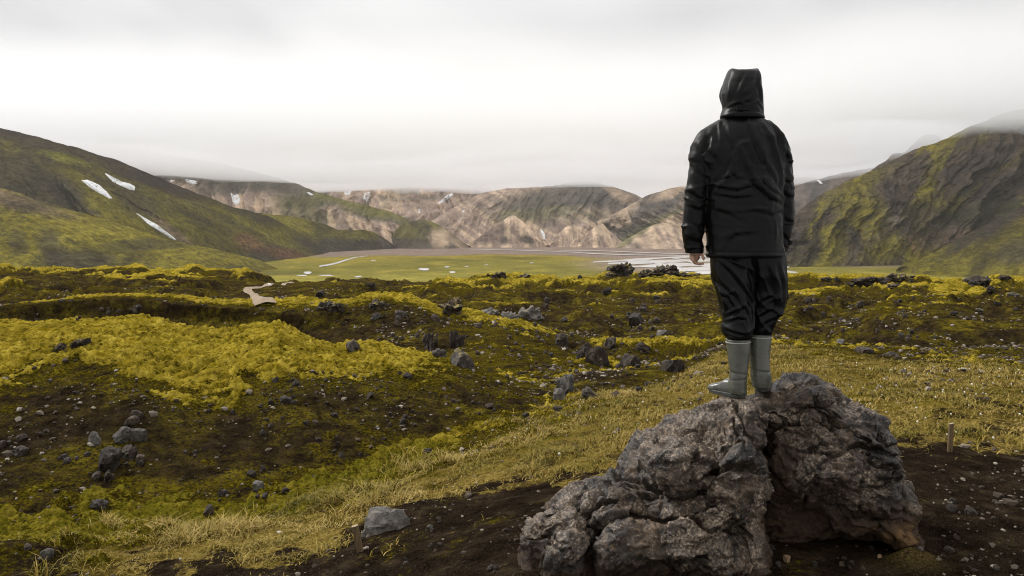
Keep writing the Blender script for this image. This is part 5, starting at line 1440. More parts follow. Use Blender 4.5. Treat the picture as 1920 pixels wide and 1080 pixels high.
for (x0, x1, y0, y1, n, s0, s1, lab) in ZONES:
    for k in range(n):
        for t in range(6):
            px, py = _r.uniform(x0, x1), _r.uniform(y0, y1)
            if 985 < px < 1725 and py > 880 and not (1430 < px < 1700 and py > 1015): continue
            if 1330 < px < 1480 and py < 745: continue
            break
        if k % 3 and k > 0: px, py = _lp + _r.gauss(0, 22), min(y1, max(y0, _lq + _r.gauss(0, 9)))
        _lp, _lq = px, py
        s = (s0 - 2) + (s1 + 2 - s0) * _r.random() ** 2.6
        o = place('stone', SMALL[_r.randrange(8)], px, py, s * _r.uniform(.9, 1.4), s * _r.uniform(.6, .95), _r.uniform(0, 6.28), _r.uniform(-.3, .3), .45)
        if o:
            fx, fy = (px - x0) / (x1 - x0), (py - y0) / (y1 - y0)
            l2 = lab + ', ' + ('upper' if fy < .34 else 'middle' if fy < .67 else 'lower') + ' ' + ('left' if fx < .34 else 'centre' if fx < .67 else 'right') + ' part'
            tag(o, l2, 'stone', l2.replace(' stone ', ' stones ', 1).replace(' pebble ', ' pebbles ', 1))

# wooden stakes
def stake(px, py, wpx, hpx, lean, lab):
    loc, no = ground_px(px, py)
    d = loc.y; w = wpx * d / FPX; h = hpx * d / FPX
    root = empty('stake', (loc.x, loc.y + w * .5, loc.z))
    rs = np.random.default_rng(int(px))
    th = np.linspace(0, 2 * math.pi, 12, endpoint=False); R = []
    for t in np.linspace(-.35, 1, 10):
        e = 4.0
        c, s = np.cos(th), np.sin(th)
        x = np.sign(c) * np.abs(c) ** (2 / e) * w / 2; y = np.sign(s) * np.abs(s) ** (2 / e) * w / 2 * .8
        k = 1 + .05 * rs.normal(size=12) * .4
        R.append(np.stack([x * k + lean * t * h, y * k, np.full(12, t * h)], 1))
    R[-1][:, 2] += R[-1][:, 0] * .25
    V, F = loft_rings(R)
    me = bpy.data.meshes.new('post'); me.from_pydata(V.tolist(), [], F); me.update()
    m, N, L, P = new_mat('weathered wood')
    oc = n_obj(N); mp = N.new('ShaderNodeMapping'); mp.inputs['Scale'].default_value = (90, 90, 7); L.new(oc, mp.inputs[0])
    f = n_noise(N, L, mp.outputs[0], 1.0, 5, .6)
    L.new(n_ramp(N, L, f, [(.3, (.060, .037, .015)), (.7, (.15, .098, .042))]), P.inputs['Base Color'])
    L.new(n_bump(N, L, f, .6, .004), P.inputs['Normal']); P.inputs['Roughness'].default_value = .85
    obj_from('post', me, m, root)
    # sawn end
    top = np.array(R[-1]); c = top.mean(0); cap = c + (top - c) * .96; cap[:, 2] += .0015
    m2, N, L, P = new_mat('sawn end grain')
    vo = N.new('ShaderNodeTexWave'); vo.wave_type = 'RINGS'; vo.inputs['Scale'].default_value = 60; L.new(n_obj(N), vo.inputs['Vector'])
    L.new(n_ramp(N, L, vo.outputs['Fac'], [(0, (.20, .145, .085)), (1, (.36, .28, .18))]), P.inputs['Base Color'])
    me2 = bpy.data.meshes.new('sawn_end'); me2.from_pydata(cap.tolist(), [], [list(range(12))]); me2.update()
    obj_from('sawn_end', me2, m2, root)
    tag(root, lab, 'stake', 'wooden marker stakes')
stake(674, 1036, 12.5, 50, -.20, 'short leaning wooden stake at the left edge of the dirt patch')
stake(1783, 848, 8.5, 52, .06, 'short upright wooden stake on the turf right of the boulder')

# ---- uncountable: gravel, grass blades, moss tufts, cotton grass
def cell_pick(weight, n, seed):
    rs = np.random.default_rng(seed)
    A = np.abs((gX[:-1, 1:] - gX[:-1, :-1]) * (gY[1:, :-1] - gY[:-1, :-1]))
    w = A * weight[:-1, :-1]
    w[:, :] *= ((gpx[:-1] > -140) & (gpx[:-1] < 2060))[None]
    c = np.cumsum(w.ravel()); k = np.searchsorted(c, rs.random(n) * c[-1])
    k = np.minimum(k, w.size - 1)
    i, j = k // w.shape[1], k % w.shape[1]
    a, b = rs.random(n), rs.random(n)
    def q(G): return G[i, j] * (1 - a) * (1 - b) + G[i, j + 1] * a * (1 - b) + G[i + 1, j] * (1 - a) * b + G[i + 1, j + 1] * a * b
    return np.stack([q(gX), q(gY), q(gZ)], 1), rs

def stuff_mat(name, ramp, rough=.9, noise=None):
    m, N, L, P = new_mat(name)
    t = n_attr(N, 'tint')
    L.new(n_ramp(N, L, t, ramp), P.inputs['Base Color'])
    P.inputs['Roughness'].default_value = rough; P.inputs['Specular IOR Level'].default_value = .15
    return m

def build_gravel(n=19000):
    patch = sm(-.15, .5, fbm2(gX / 2.2, gY / 2.2, 4, 501)) * .9 + .1
    bare = (1 - gM) * (1 - .75 * gG)
    # true area per picture: distance weighting so that far slopes are not flooded
    w = bare * patch * np.clip(9.0 / gY, 0, 1.6) ** 1.8 * (gY < 70) * (.35 + .65 * sm(7, 8.5, gY))
    P, rs = cell_pick(w, n, 61)
    bm = bmesh.new(); bmesh.ops.create_icosphere(bm, subdivisions=1, radius=1)
    V0 = np.array([v.co[:] for v in bm.verts]); F0 = np.array([[v.index for v in f.verts] for f in bm.faces]); bm.free()
    bank = [V0 * (1 + .28 * rs.normal(size=(len(V0), 1))) * np.array([1, .8, .62]) for _ in range(12)]
    size = np.exp(rs.normal(-4.35, .55, n)) * np.clip(P[:, 1] / 9.0, .7, 2.4)
    size = np.clip(size, .006, .085)
    V = np.empty((n, len(V0), 3)); F = np.empty((n, len(F0), 3), int)
    ang = rs.random(n) * 6.28
    for k in range(n):
        c, s = math.cos(ang[k]), math.sin(ang[k]); v = bank[k % 12] * size[k]
        V[k, :, 0] = v[:, 0] * c - v[:, 1] * s + P[k, 0]; V[k, :, 1] = v[:, 0] * s + v[:, 1] * c + P[k, 1]; V[k, :, 2] = v[:, 2] + P[k, 2] + size[k] * .25
        F[k] = F0 + k * len(V0)
    me = mesh_from('gravel', V.reshape(-1, 3), F.reshape(-1, 3), smooth=False)
    set_attr(me, 'tint', np.repeat(rs.random(n), len(V0)))
    o = obj_from('gravel', me, stuff_mat('lava gravel', [(0, (.020, .014, .009)), (.4, (.055, .042, .030)), (.7, (.13, .105, .08)), (1, (.36, .31, .25))]))
    tag(o, 'dark lava gravel strewn over the bare slopes', kind='stuff')
build_gravel()

def build_grass(n=80000):
    w = gG * (.12 + sm(-.10, .5, fbm2(gX / .45, gY / .45, 4, 511)) ** 1.5) * np.clip(8.0 / gY, 0, 1.5) ** 1.5 * (gY < 22) * (gY > 3.2)
    w = w + (gM > .5) * (gY < 10.5) * .35 * sm(0, .5, fbm2(gX / .6, gY / .6, 3, 512)) * sm(-1.5, -.9, -gZ * 0 + gZ * -1 * -1) * 0
    P, rs = cell_pick(w, n, 62)
    tuft = fbm2(P[:, 0] / .9, P[:, 1] / .9, 3, 513)
    left = sm(1000, 700, 960 + P[:, 0] / P[:, 1] * FPX)
    H = (.028 + .050 * rs.random(n)) * (.45 + .7 * sm(-.3, .5, tuft) + .9 * left * sm(0, .5, tuft)) * np.exp(.25 * rs.normal(size=n))
    W = .0018 + .0022 * rs.random(n) + .00028 * P[:, 1]
    a = rs.random(n) * 6.28; ln = .35 + 1.3 * rs.random(n)
    dx, dy = np.cos(a), np.sin(a); sx, sy = -dy, dx
    base = P.copy(); base[:, 2] -= .006
    def pt(t, s):
        lean = ln * t * t
        return base + np.stack([dx * lean * H + sx * W * s, dy * lean * H + sy * W * s, H * t * (1 - .25 * ln * t)], 1)
    V = np.stack([pt(0, -1), pt(0, 1), pt(.55, -.7), pt(.55, .7), pt(1, 0)], 1).reshape(-1, 3)
    k = np.arange(n)[:, None] * 5
    F = np.concatenate([k + np.array([0, 1, 3]), k + np.array([0, 3, 2]), k + np.array([2, 3, 4])])
    me = mesh_from('grass', V, F, smooth=False)
    t = np.clip(.5 + .55 * fbm2(P[:, 0] / 1.4, P[:, 1] / 1.4, 3, 514) + .22 * rs.normal(size=n), 0, 1)
    set_attr(me, 'tint', np.repeat(t, 5))
    o = obj_from('grass', me, stuff_mat('dry grass blades', [(0, (.080, .070, .009)), (.3, (.18, .140, .020)), (.6, (.27, .190, .038)), (1, (.36, .265, .085))], .7))
    tag(o, 'thin dry yellow grass on the turf around the boulder', kind='stuff')
build_grass()

def build_cotton(n=170):
    pxs = np.array([960 + 0]) 
    w = gG * (gY > 5.2) * (gY < 12) * (gX / gY > .36) + .25 * gG * (gX / gY > .0) * (gX / gY <= .36) * (gY > 5) * (gY < 12)
    P, rs = cell_pick(w, n, 63)
    bm = bmesh.new(); bmesh.ops.create_icosphere(bm, subdivisions=1, radius=1)
    V0 = np.array([v.co[:] for v in bm.verts]); F0 = np.array([[v.index for v in f.verts] for f in bm.faces]); bm.free()
    V, F = [], []
    for k in range(n):
        s = .0045 + .006 * rs.random()
        V.append(V0 * s * np.array([1, 1, 1.3]) * (1 + .2 * rs.normal(size=(len(V0), 1))) + P[k] + np.array([0, 0, .035 + .03 * rs.random()])); F.append(F0 + k * len(V0))
        b = len(V0) * 0
    # stems
    me = mesh_from('cotton_grass', np.concatenate(V), np.concatenate(F))
    set_attr(me, 'tint', np.repeat(rs.random(n), len(V0)))
    o = obj_from('cotton_grass', me, stuff_mat('cotton heads', [(0, (.55, .53, .47)), (1, (.80, .79, .75))]))
    tag(o, 'tiny white cotton grass heads on the turf', kind='stuff')
build_cotton()
# ================================================================== the person on the boulder
def fabric_mat(name, col, rough, bump_s, spec=.5, wet=0.0):
    m, N, L, P = new_mat(name)
    oc = n_obj(N)
    f = n_noise(N, L, oc, 9, 4, .6); g = n_noise(N, L, oc, 700, 2, .5); w = n_noise(N, L, oc, 34, 4, .6, .5)
    k = tuple(x * 1.7 for x in col)
    L.new(n_ramp(N, L, f, [(.3, tuple(x * .7 for x in col)), (.7, k)]), P.inputs['Base Color'])
    L.new(n_ramp(N, L, f, [(.35, rough - .10), (.7, rough + .12)]), P.inputs['Roughness'])
    P.inputs['Specular IOR Level'].default_value = spec
    b = n_bump(N, L, g, .12, .0006)
    L.new(n_bump(N, L, w, bump_s, .004, b), P.inputs['Normal'])
    return m
M_JACKET = fabric_mat('black waterproof cloth', (.0030, .0028, .0026), .40, .5, .13)
M_TROUS = fabric_mat('black rain trouser cloth', (.0028, .0028, .0029), .34, .4, .15)
M_SKIN = new_mat('skin')[0]
_p = M_SKIN.node_tree.nodes['Principled BSDF']; _p.inputs['Base Color'].default_value = (.33, .19, .125, 1); _p.inputs['Roughness'].default_value = .55
_p.inputs['Subsurface Weight'].default_value = .1; _p.inputs['Subsurface Radius'].default_value = (.01, .004, .002)

def rubber_mat():
    m, N, L, P = new_mat('olive grey rubber')
    oc = n_obj(N)
    f = n_noise(N, L, oc, 14, 5, .65); g = n_noise(N, L, oc, 60, 3, .6)
    c = n_ramp(N, L, f, [(.3, (.052, .052, .041)), (.7, (.095, .095, .076))])
    c = n_mix(N, L, n_ramp(N, L, g, [(.55, 0.0), (.75, .35)]), c, (.085, .080, .062))
    L.new(c, P.inputs['Base Color'])
    L.new(n_ramp(N, L, f, [(.3, .20), (.7, .36)]), P.inputs['Roughness'])
    L.new(n_bump(N, L, f, .3, .006), P.inputs['Normal'])
    return m
M_BOOT = rubber_mat()
M_SOLE = new_mat('dark rubber sole')[0]; _p = M_SOLE.node_tree.nodes['Principled BSDF']; _p.inputs['Base Color'].default_value = (.035, .036, .030, 1); _p.inputs['Roughness'].default_value = .6
M_TRIM = new_mat('pale boot trim')[0]; _p = M_TRIM.node_tree.nodes['Principled BSDF']; _p.inputs['Base Color'].default_value = (.36, .36, .33, 1); _p.inputs['Roughness'].default_value = .5

PB = at(1405, 740, PD)                      # base point between the feet
def pp(px, py, dy=0.0):
    """pixel on the person's plane -> local metres (dy = away from the camera)"""
    q = at(px, py, PD)
    return np.array([q[0] - PB[0], dy, q[2] - PB[2]])
MPX = PD / FPX

def rings_px(rows, ns=40, ex=2.3):
    """rows (py, left px, right px, half depth, y centre[, exponent])"""
    th = np.linspace(0, 2 * math.pi, ns, endpoint=False)
    R = []
    for r in rows:
        py, a, b, hd, yc = r[:5]; e = r[5] if len(r) > 5 else ex
        c, s = np.cos(th), np.sin(th)
        x = np.sign(c) * np.abs(c) ** (2 / e) * (b - a) / 2 * MPX
        y = np.sign(s) * np.abs(s) ** (2 / e) * hd
        o = pp((a + b) / 2, py, yc)
        R.append(np.stack([o[0] + x, o[1] + y, o[2] + 0 * x], 1))
    return R

def resample(rows, n):
    a = np.array([list(r[:5]) for r in rows], float)
    q = np.linspace(a[0, 0], a[-1, 0], n)
    sgn = 1 if a[-1, 0] > a[0, 0] else -1
    cols = [poly(sgn * q, np.column_stack([sgn * a[:, 0], a[:, k]]), 1) for k in range(1, 5)]
    return list(zip(q, *cols))

def folds(V, Nn, strokes, back=True):
    """ridges along strokes drawn on the cloth; (points px py, width px, height m)"""
    P = np.stack([V[:, 0] / MPX + 1405, 740 - V[:, 2] / MPX], 1)
    wt = np.clip(-Nn[:, 1] * 1.4 + .15, 0, 1)
    d = np.zeros(len(V))
    for pts, w, amp in strokes:
        pts = np.array(pts, float)
        best = np.full(len(P), 1e9); side = np.zeros(len(P)); tt = np.zeros(len(P))
        n = len(pts) - 1
        for i in range(n):
            a, b = pts[i], pts[i + 1]; ab = b - a; L = np.hypot(*ab)
            t = np.clip(((P - a) @ ab) / (L * L), 0, 1)
            q = P - (a + t[:, None] * ab)
            dist = np.hypot(q[:, 0], q[:, 1])
            cr = (ab[0] * q[:, 1] - ab[1] * q[:, 0]) / L
            m = dist < best
            best = np.where(m, dist, best); side = np.where(m, cr, side); tt = np.where(m, (i + t) / n, tt)
        taper = np.clip(np.sin(np.pi * np.clip(tt * .9 + .05, 0, 1)), 0, 1) ** .6
        d += amp * taper * (np.exp(-(best / w) ** 1.3) - .75 * np.exp(-((side - 1.5 * w) / (.8 * w)) ** 2) * (best < 4 * w))
    return V + Nn * (d * wt)[:, None]

person = empty('person', PB)
tag(person, 'person in black hooded rain jacket and olive rubber boots, seen from behind', 'person')

def part(name, me, mat, parent=None):
    return obj_from(name, me, mat, parent or person)

# ---- body: one skin, mostly under the clothes
def hand(wrist, palm, dirs, thumb, sgn):
    """palm, four fingers and a thumb; dirs = list of finger joint chains"""
    out = [tube([wrist, palm], [.026, .030])]
    for ch, r in dirs: out.append(tube(ch, np.linspace(r, r * .78, len(ch)), 10))
    out.append(tube(thumb, np.linspace(.0105, .008, len(thumb)), 10))
    return out
def build_body():
    P = []
    P.append(tube([pp(1398, 430), pp(1398, 380), pp(1396, 320), pp(1394, 270), pp(1393, 235, .01)], [.12, .11, .12, .11, .06], 20))
    P.append(tube([pp(1393, 235, .01), pp(1393, 205, .02)], [.055, .055], 16))
    P.append(blob(pp(1393, 178, .035), (.078, .098, .118)))
    P.append(blob(pp(1393, 176, .135), (.014, .022, .020)))          # nose
    P.append(blob(pp(1393, 196, .105), (.030, .025, .020)))          # chin
    for s, x in ((-1, 1368), (1, 1418)): P.append(blob(pp(x, 178, .03), (.010, .022, .032)))
    P.append(tube([pp(1332, 262), pp(1310, 320), pp(1303, 378), pp(1303, 430, .02), pp(1305, 474, .03)], [.045, .036, .034, .030, .024], 14))
    P.append(tube([pp(1450, 262), pp(1465, 320, .01), pp(1470, 378, .025), pp(1471, 430, .045), pp(1468, 470, .07)], [.045, .036, .034, .030, .024], 14))
    P.append(tube([pp(1375, 460), pp(1374, 540), pp(1382, 600), pp(1385, 680), pp(1386, 722)], [.08, .062, .05, .04, .03], 16))
    P.append(tube([pp(1425, 460), pp(1432, 540, .02), pp(1430, 600, .045), pp(1430, 680, .048), pp(1431, 715, .046)], [.08, .065, .05, .04, .03], 16))
    # left hand, fingers curled towards the thigh
    w = pp(1305, 470, .03); pm = pp(1305, 482, .035)
    fing = []
    for k, (dy, ln, r) in enumerate(((.000, 1.0, .0088), (.020, 1.12, .0092), (.040, 1.05, .0090), (.058, .86, .0080))):
        fing.append(([pp(1300 + k * .6, 481, dy), pp(1300.5 + k * .8, 488.5, dy + .002), pp(1305.5, 490.5 + 3.2 * ln, dy + .004), pp(1309.5 + 3.0 * ln, 493.0 + 2.2 * ln, dy + .004), pp(1314.5 + 4.0 * ln, 493.0 + 1.6 * ln, dy)], r))
    P += hand(w, pm, fing, [pp(1310.5, 475, .010), pp(1315.5, 478, -.010), pp(1317.5, 482, -.016), pp(1318, 486, -.016)], -1)
    w = pp(1468, 468, .07); pm = pp(1469, 480, .075)
    fing = []
    for k, (dy, ln, r) in enumerate(((.05, 1.0, .0088), (.070, 1.12, .0092), (.090, 1.05, .0090), (.108, .86, .0080))):
        fing.append(([pp(1470, 482, dy), pp(1470.5, 489, dy), pp(1467.5, 495 * 1.0 + ln, dy + .003), pp(1462, 498 + ln, dy), pp(1458, 496 + ln, dy - .003)], r))
    P += hand(w, pm, fing, [pp(1464, 477, .055), pp(1460, 481, .045), pp(1458.5, 486, .045)], 1)
    me = remesh('body', P, .0048, 2, .5)
    return part('body', me, M_SKIN)
build_body()

# ---- jacket
def build_jacket():
    torso = loft_rings(rings_px(resample([(214, 1368, 1421, .062, .015), (224, 1352, 1434, .085, .01), (240, 1332, 1450, .115, .0), (262, 1316, 1462, .135, .0), (290, 1309, 1470, .150, .0), (330, 1316, 1467, .155, .0), (380, 1322, 1464, .155, .0), (425, 1325, 1464, .160, .0), (450, 1327, 1465, .165, .0), (468, 1327, 1466, .168, .0), (482, 1326, 1468, .170, .0)], 46), 56, 2.35))
    sl = loft_rings(rings_px(resample([(226, 1350, 1368, .035, .0), (233, 1335, 1368, .058, .0), (243, 1320, 1362, .075, .0), (258, 1306, 1352, .083, .0), (285, 1295, 1340, .078, .0), (320, 1292, 1332, .070, .0), (372, 1285, 1325, .066, .0), (415, 1282, 1319, .064, .005), (437, 1281, 1318, .063, .01), (456, 1285, 1318, .058, .018), (472, 1288, 1318.5, .052, .024)], 34), 32, 2.1))
    sr = loft_rings(rings_px(resample([(226, 1420, 1436, .035, .0), (233, 1418, 1447, .058, .0), (243, 1420, 1459, .075, .0), (258, 1430, 1469, .083, .0), (285, 1442, 1479, .078, .0), (320, 1450, 1485.5, .070, .01), (360, 1453, 1489.5, .066, .02), (411, 1455, 1492, .064, .035), (437, 1456, 1488, .062, .05), (456, 1457, 1484, .056, .06), (471, 1458, 1481.5, .050, .065)], 34), 32, 2.1))
    me = remesh('jacket', [torso, sl, sr], .0075, 6, .5)
    V, Nn = get_co(me), get_no(me)
    S = []
    def z6(pts, w, a):                      # strokes read on a 2.57x enlargement from (1240,100)
        S.append(([(1240 + x / 2.57, 100 + y / 2.57) for x, y in pts], w, a))
    z6([(345, 470), (318, 540), (285, 610), (232, 672)], 5.5, .015)
    z6([(350, 478), (385, 560), (430, 640), (490, 690), (556, 712)], 5.5, .017)
    z6([(232, 395), (222, 470), (246, 505)], 6, .016)
    z6([(300, 355), (312, 430), (322, 490), (300, 520)], 5, .011)
    z6([(395, 345), (420, 430), (470, 540), (540, 640)], 5, .010)
    z6([(450, 335), (505, 430), (545, 560), (552, 660)], 5, .011)
    z6([(520, 340), (560, 420), (568, 520)], 5, .011)
    z6([(255, 640), (330, 652), (410, 632)], 4, .012)
    z6([(245, 676), (320, 690), (400, 682)], 4, .010)
    z6([(250, 610), (300, 590)], 4, .008)
    z6([(425, 585), (480, 650), (550, 690)], 4, .009)
    z6([(235, 735), (290, 760), (335, 785)], 5, .008)
    z6([(300, 560), (330, 600), (420, 612)], 4, .007)
    z6([(255, 890), (330, 860), (440, 850)], 6, .007)
    z6([(400, 750), (500, 770), (570, 740)], 5, .007)
    z6([(265, 930), (300, 880), (320, 840)], 6, .005)
    z6([(560, 900), (540, 830), (550, 780)], 5, .006)
    z6([(170, 440), (205, 500), (228, 560)], 5, .011)
    z6([(150, 540), (190, 580), (225, 600)], 5, .009)
    z6([(140, 660), (180, 690), (215, 690)], 5, .012)
    z6([(125, 720), (165, 740), (208, 725)], 5, .010)
    z6([(135, 800), (165, 820), (200, 800)], 5, .008)
    z6([(120, 870), (160, 890), (198, 880)], 5, .008)
    z6([(575, 470), (600, 500), (622, 540)], 5, .010)
    z6([(570, 590), (600, 610), (632, 600)], 5, .010)
    z6([(575, 650), (605, 680), (640, 680)], 5, .010)
    z6([(590, 780), (615, 800), (640, 800)], 5, .008)
    z6([(585, 860), (610, 880), (632, 870)], 5, .008)
    V = folds(V, Nn, S)
    me.vertices.foreach_set('co', np.ascontiguousarray(V, dtype=np.float32).ravel()); me.update()
    Nn = get_no(me)
    q = V * np.array([9., 9., 6.])
    wr = .0045 * (np.abs(noise3(q + .4 * np.stack([noise3(q * .7, 4)] * 3, 1), 61)) - .3) + .0022 * np.abs(noise3(V * 26, 62))
    V = V + Nn * wr[:, None]
    py0 = 740 - V[:, 2] / MPX
    wp = V + .02 * np.stack([noise3(V * 9, 5), noise3(V * 9, 6), noise3(V * 9, 7)], 1)
    rv = np.clip(1 - np.abs(noise3(wp * np.array([13, 9, 3.2]), 63)) * 2.2, 0, 1) ** 2
    rh = np.clip(1 - np.abs(noise3(wp * np.array([4.0, 6, 15.]), 64)) * 2.2, 0, 1) ** 2
    wa = sm(300, 350, py0) * sm(440, 390, py0)
    sleeve = sm(.185, .205, np.abs(V[:, 0] - (1394 - 1405) * MPX)) * sm(270, 300, py0)
    wa = np.maximum(wa, sleeve)
    V = V + Nn * (.0085 * rv * (1 - wa) * (.35 + .65 * sm(460, 400, py0)) + .0095 * rh * wa)[:, None]
    py = 740 - V[:, 2] / MPX
    V = V + Nn * (.0045 * np.exp(-((py - 477) / 2.2) ** 2) * (np.abs(V[:, 0] - (1396 - 1405) * MPX) < .24) - .004 * np.exp(-((py - 472) / 1.6) ** 2))[:, None]
    set_co(me, V)
    return part('jacket', me, M_JACKET)
jacket = build_jacket()

def build_hood():
    th = np.linspace(0, 2 * math.pi, 56, endpoint=False)
    rows = [(224, 1352, 1433, .105, .00, 2.1), (219, 1350.5, 1432, .108, .0, 2.1), (212, 1353, 1431, .106, .005, 2.1), (203, 1357, 1430.5, .108, .01, 2.1), (190, 1355, 1431, .118, .02, 2.1), (176, 1353.5, 1431.5, .128, .03, 2.1),
            (162, 1357, 1430.5, .132, .04, 2.1), (150, 1361.5, 1429.5, .128, .045, 2.15), (141, 1365, 1428.5, .118, .05, 2.2), (135, 1367.5, 1427.5, .105, .05, 2.3), (131, 1370, 1426, .085, .05, 2.4), (129, 1372, 1424.5, .06, .05, 2.4)]
    R = rings_px(rows, 56)
    xs = (1398 - 1405) * MPX
    for k in (-1, -2, -3):                   # two pinched corners on the crown
        f = (1, .55, .2)[-k - 1]
        R[k][:, 2] += f * (.012 * np.exp(-((np.abs(R[k][:, 0] - xs) - .078) / .022) ** 2) - .003)
    me = remesh('hood', [loft_rings(R)], .006, 2, .4)
    V, Nn = get_co(me), get_no(me)
    S = []
    def z6(pts, w, a): S.append(([(1240 + x / 2.57, 100 + y / 2.57) for x, y in pts], w, a))
    z6([(340, 90), (320, 150), (310, 230)], 4, .009)
    z6([(470, 90), (455, 150), (475, 250)], 4, .009)
    z6([(365, 215), (390, 195), (430, 150)], 4, .010)
    z6([(355, 240), (400, 235), (440, 205)], 4, .008)
    z6([(400, 110), (370, 160), (350, 215)], 4, .005)
    z6([(310, 262), (350, 245), (390, 262)], 3, .008)
    z6([(400, 262), (440, 240), (480, 270)], 3, .008)
    z6([(300, 290), (380, 285), (450, 292), (488, 300)], 3, -.008)
    V = folds(V, Nn, S)
    V = V + Nn * (.004 * (np.abs(noise3(V * np.array([14, 14, 10.]), 71)) - .3))[:, None]
    set_co(me, V)
    # face opening on the far side
    bm = bmesh.new(); bm.from_mesh(me)
    kill = []
    for f in bm.faces:
        c = f.calc_center_median()
        py = 740 - c.z / MPX; x = c.x - (1393 - 1405) * MPX
        if c.y > .07 and (x / .072) ** 2 + ((py - 176) / 30) ** 2 < 1: kill.append(f)
    bmesh.ops.delete(bm, geom=kill, context='FACES'); bm.to_mesh(me); bm.free()
    o = part('hood', me, M_JACKET, jacket)
    sd = o.modifiers.new('cloth', 'SOLIDIFY'); sd.thickness = .004; sd.offset = -1
    return o
hood = build_hood()

def band(name, px0, px1, py0, py1, hd, yc, mat, parent, ns=40, grow=.004, tilt=0.0):
    R = rings_px([(py0, px0, px1, hd + grow, yc), (py0 + (py1 - py0) * .12, px0 - 1.2, px1 + 1.2, hd + grow * 1.6, yc), (py0 + (py1 - py0) * .88, px0 - 1.2, px1 + 1.2, hd + grow * 1.6, yc), (py1, px0, px1, hd + grow, yc)], ns, 2.1)
    V, F = loft_rings(R)
    V[:, 2] += tilt * (V[:, 0] - pp((px0 + px1) / 2, py0)[0])
    me = bpy.data.meshes.new(name); me.from_pydata(V.tolist(), [], F); me.update()
    for p in me.polygons: p.use_smooth = len(p.vertices) == 4
    return part(name, me, mat, parent)
band('cuff', 1288.0, 1319.5, 457, 475, .052, .024, M_JACKET, jacket)
band('cuff', 1458.5, 1481.0, 453, 472.5, .050, .065, M_JACKET, jacket)

def slab(name, c, size, rot, mat, parent):
    bm = bmesh.new(); bmesh.ops.create_cube(bm, size=1)
    bmesh.ops.scale(bm, vec=size, verts=bm.verts)
    bmesh.ops.bevel(bm, geom=bm.edges[:], offset=min(size) * .35, segments=2, affect='EDGES', profile=.6)
    bmesh.ops.rotate(bm, cent=(0, 0, 0), matrix=Euler(rot).to_matrix(), verts=bm.verts)
    bmesh.ops.translate(bm, vec=Vector(c), verts=bm.verts)
    me = bpy.data.meshes.new(name); bm.to_mesh(me); bm.free()
    return part(name, me, mat, parent)
slab('strap', pp(1484.5, 455, .03), (.020, .030, .030), (0, .25, 0), M_JACKET, jacket)
slab('strap', pp(1286.5, 460, .0), (.014, .030, .028), (0, -.2, 0), M_JACKET, jacket)
slab('hood_tab', pp(1384, 208, -.098), (.075, .010, .026), (.15, .03, 0), M_JACKET, hood)

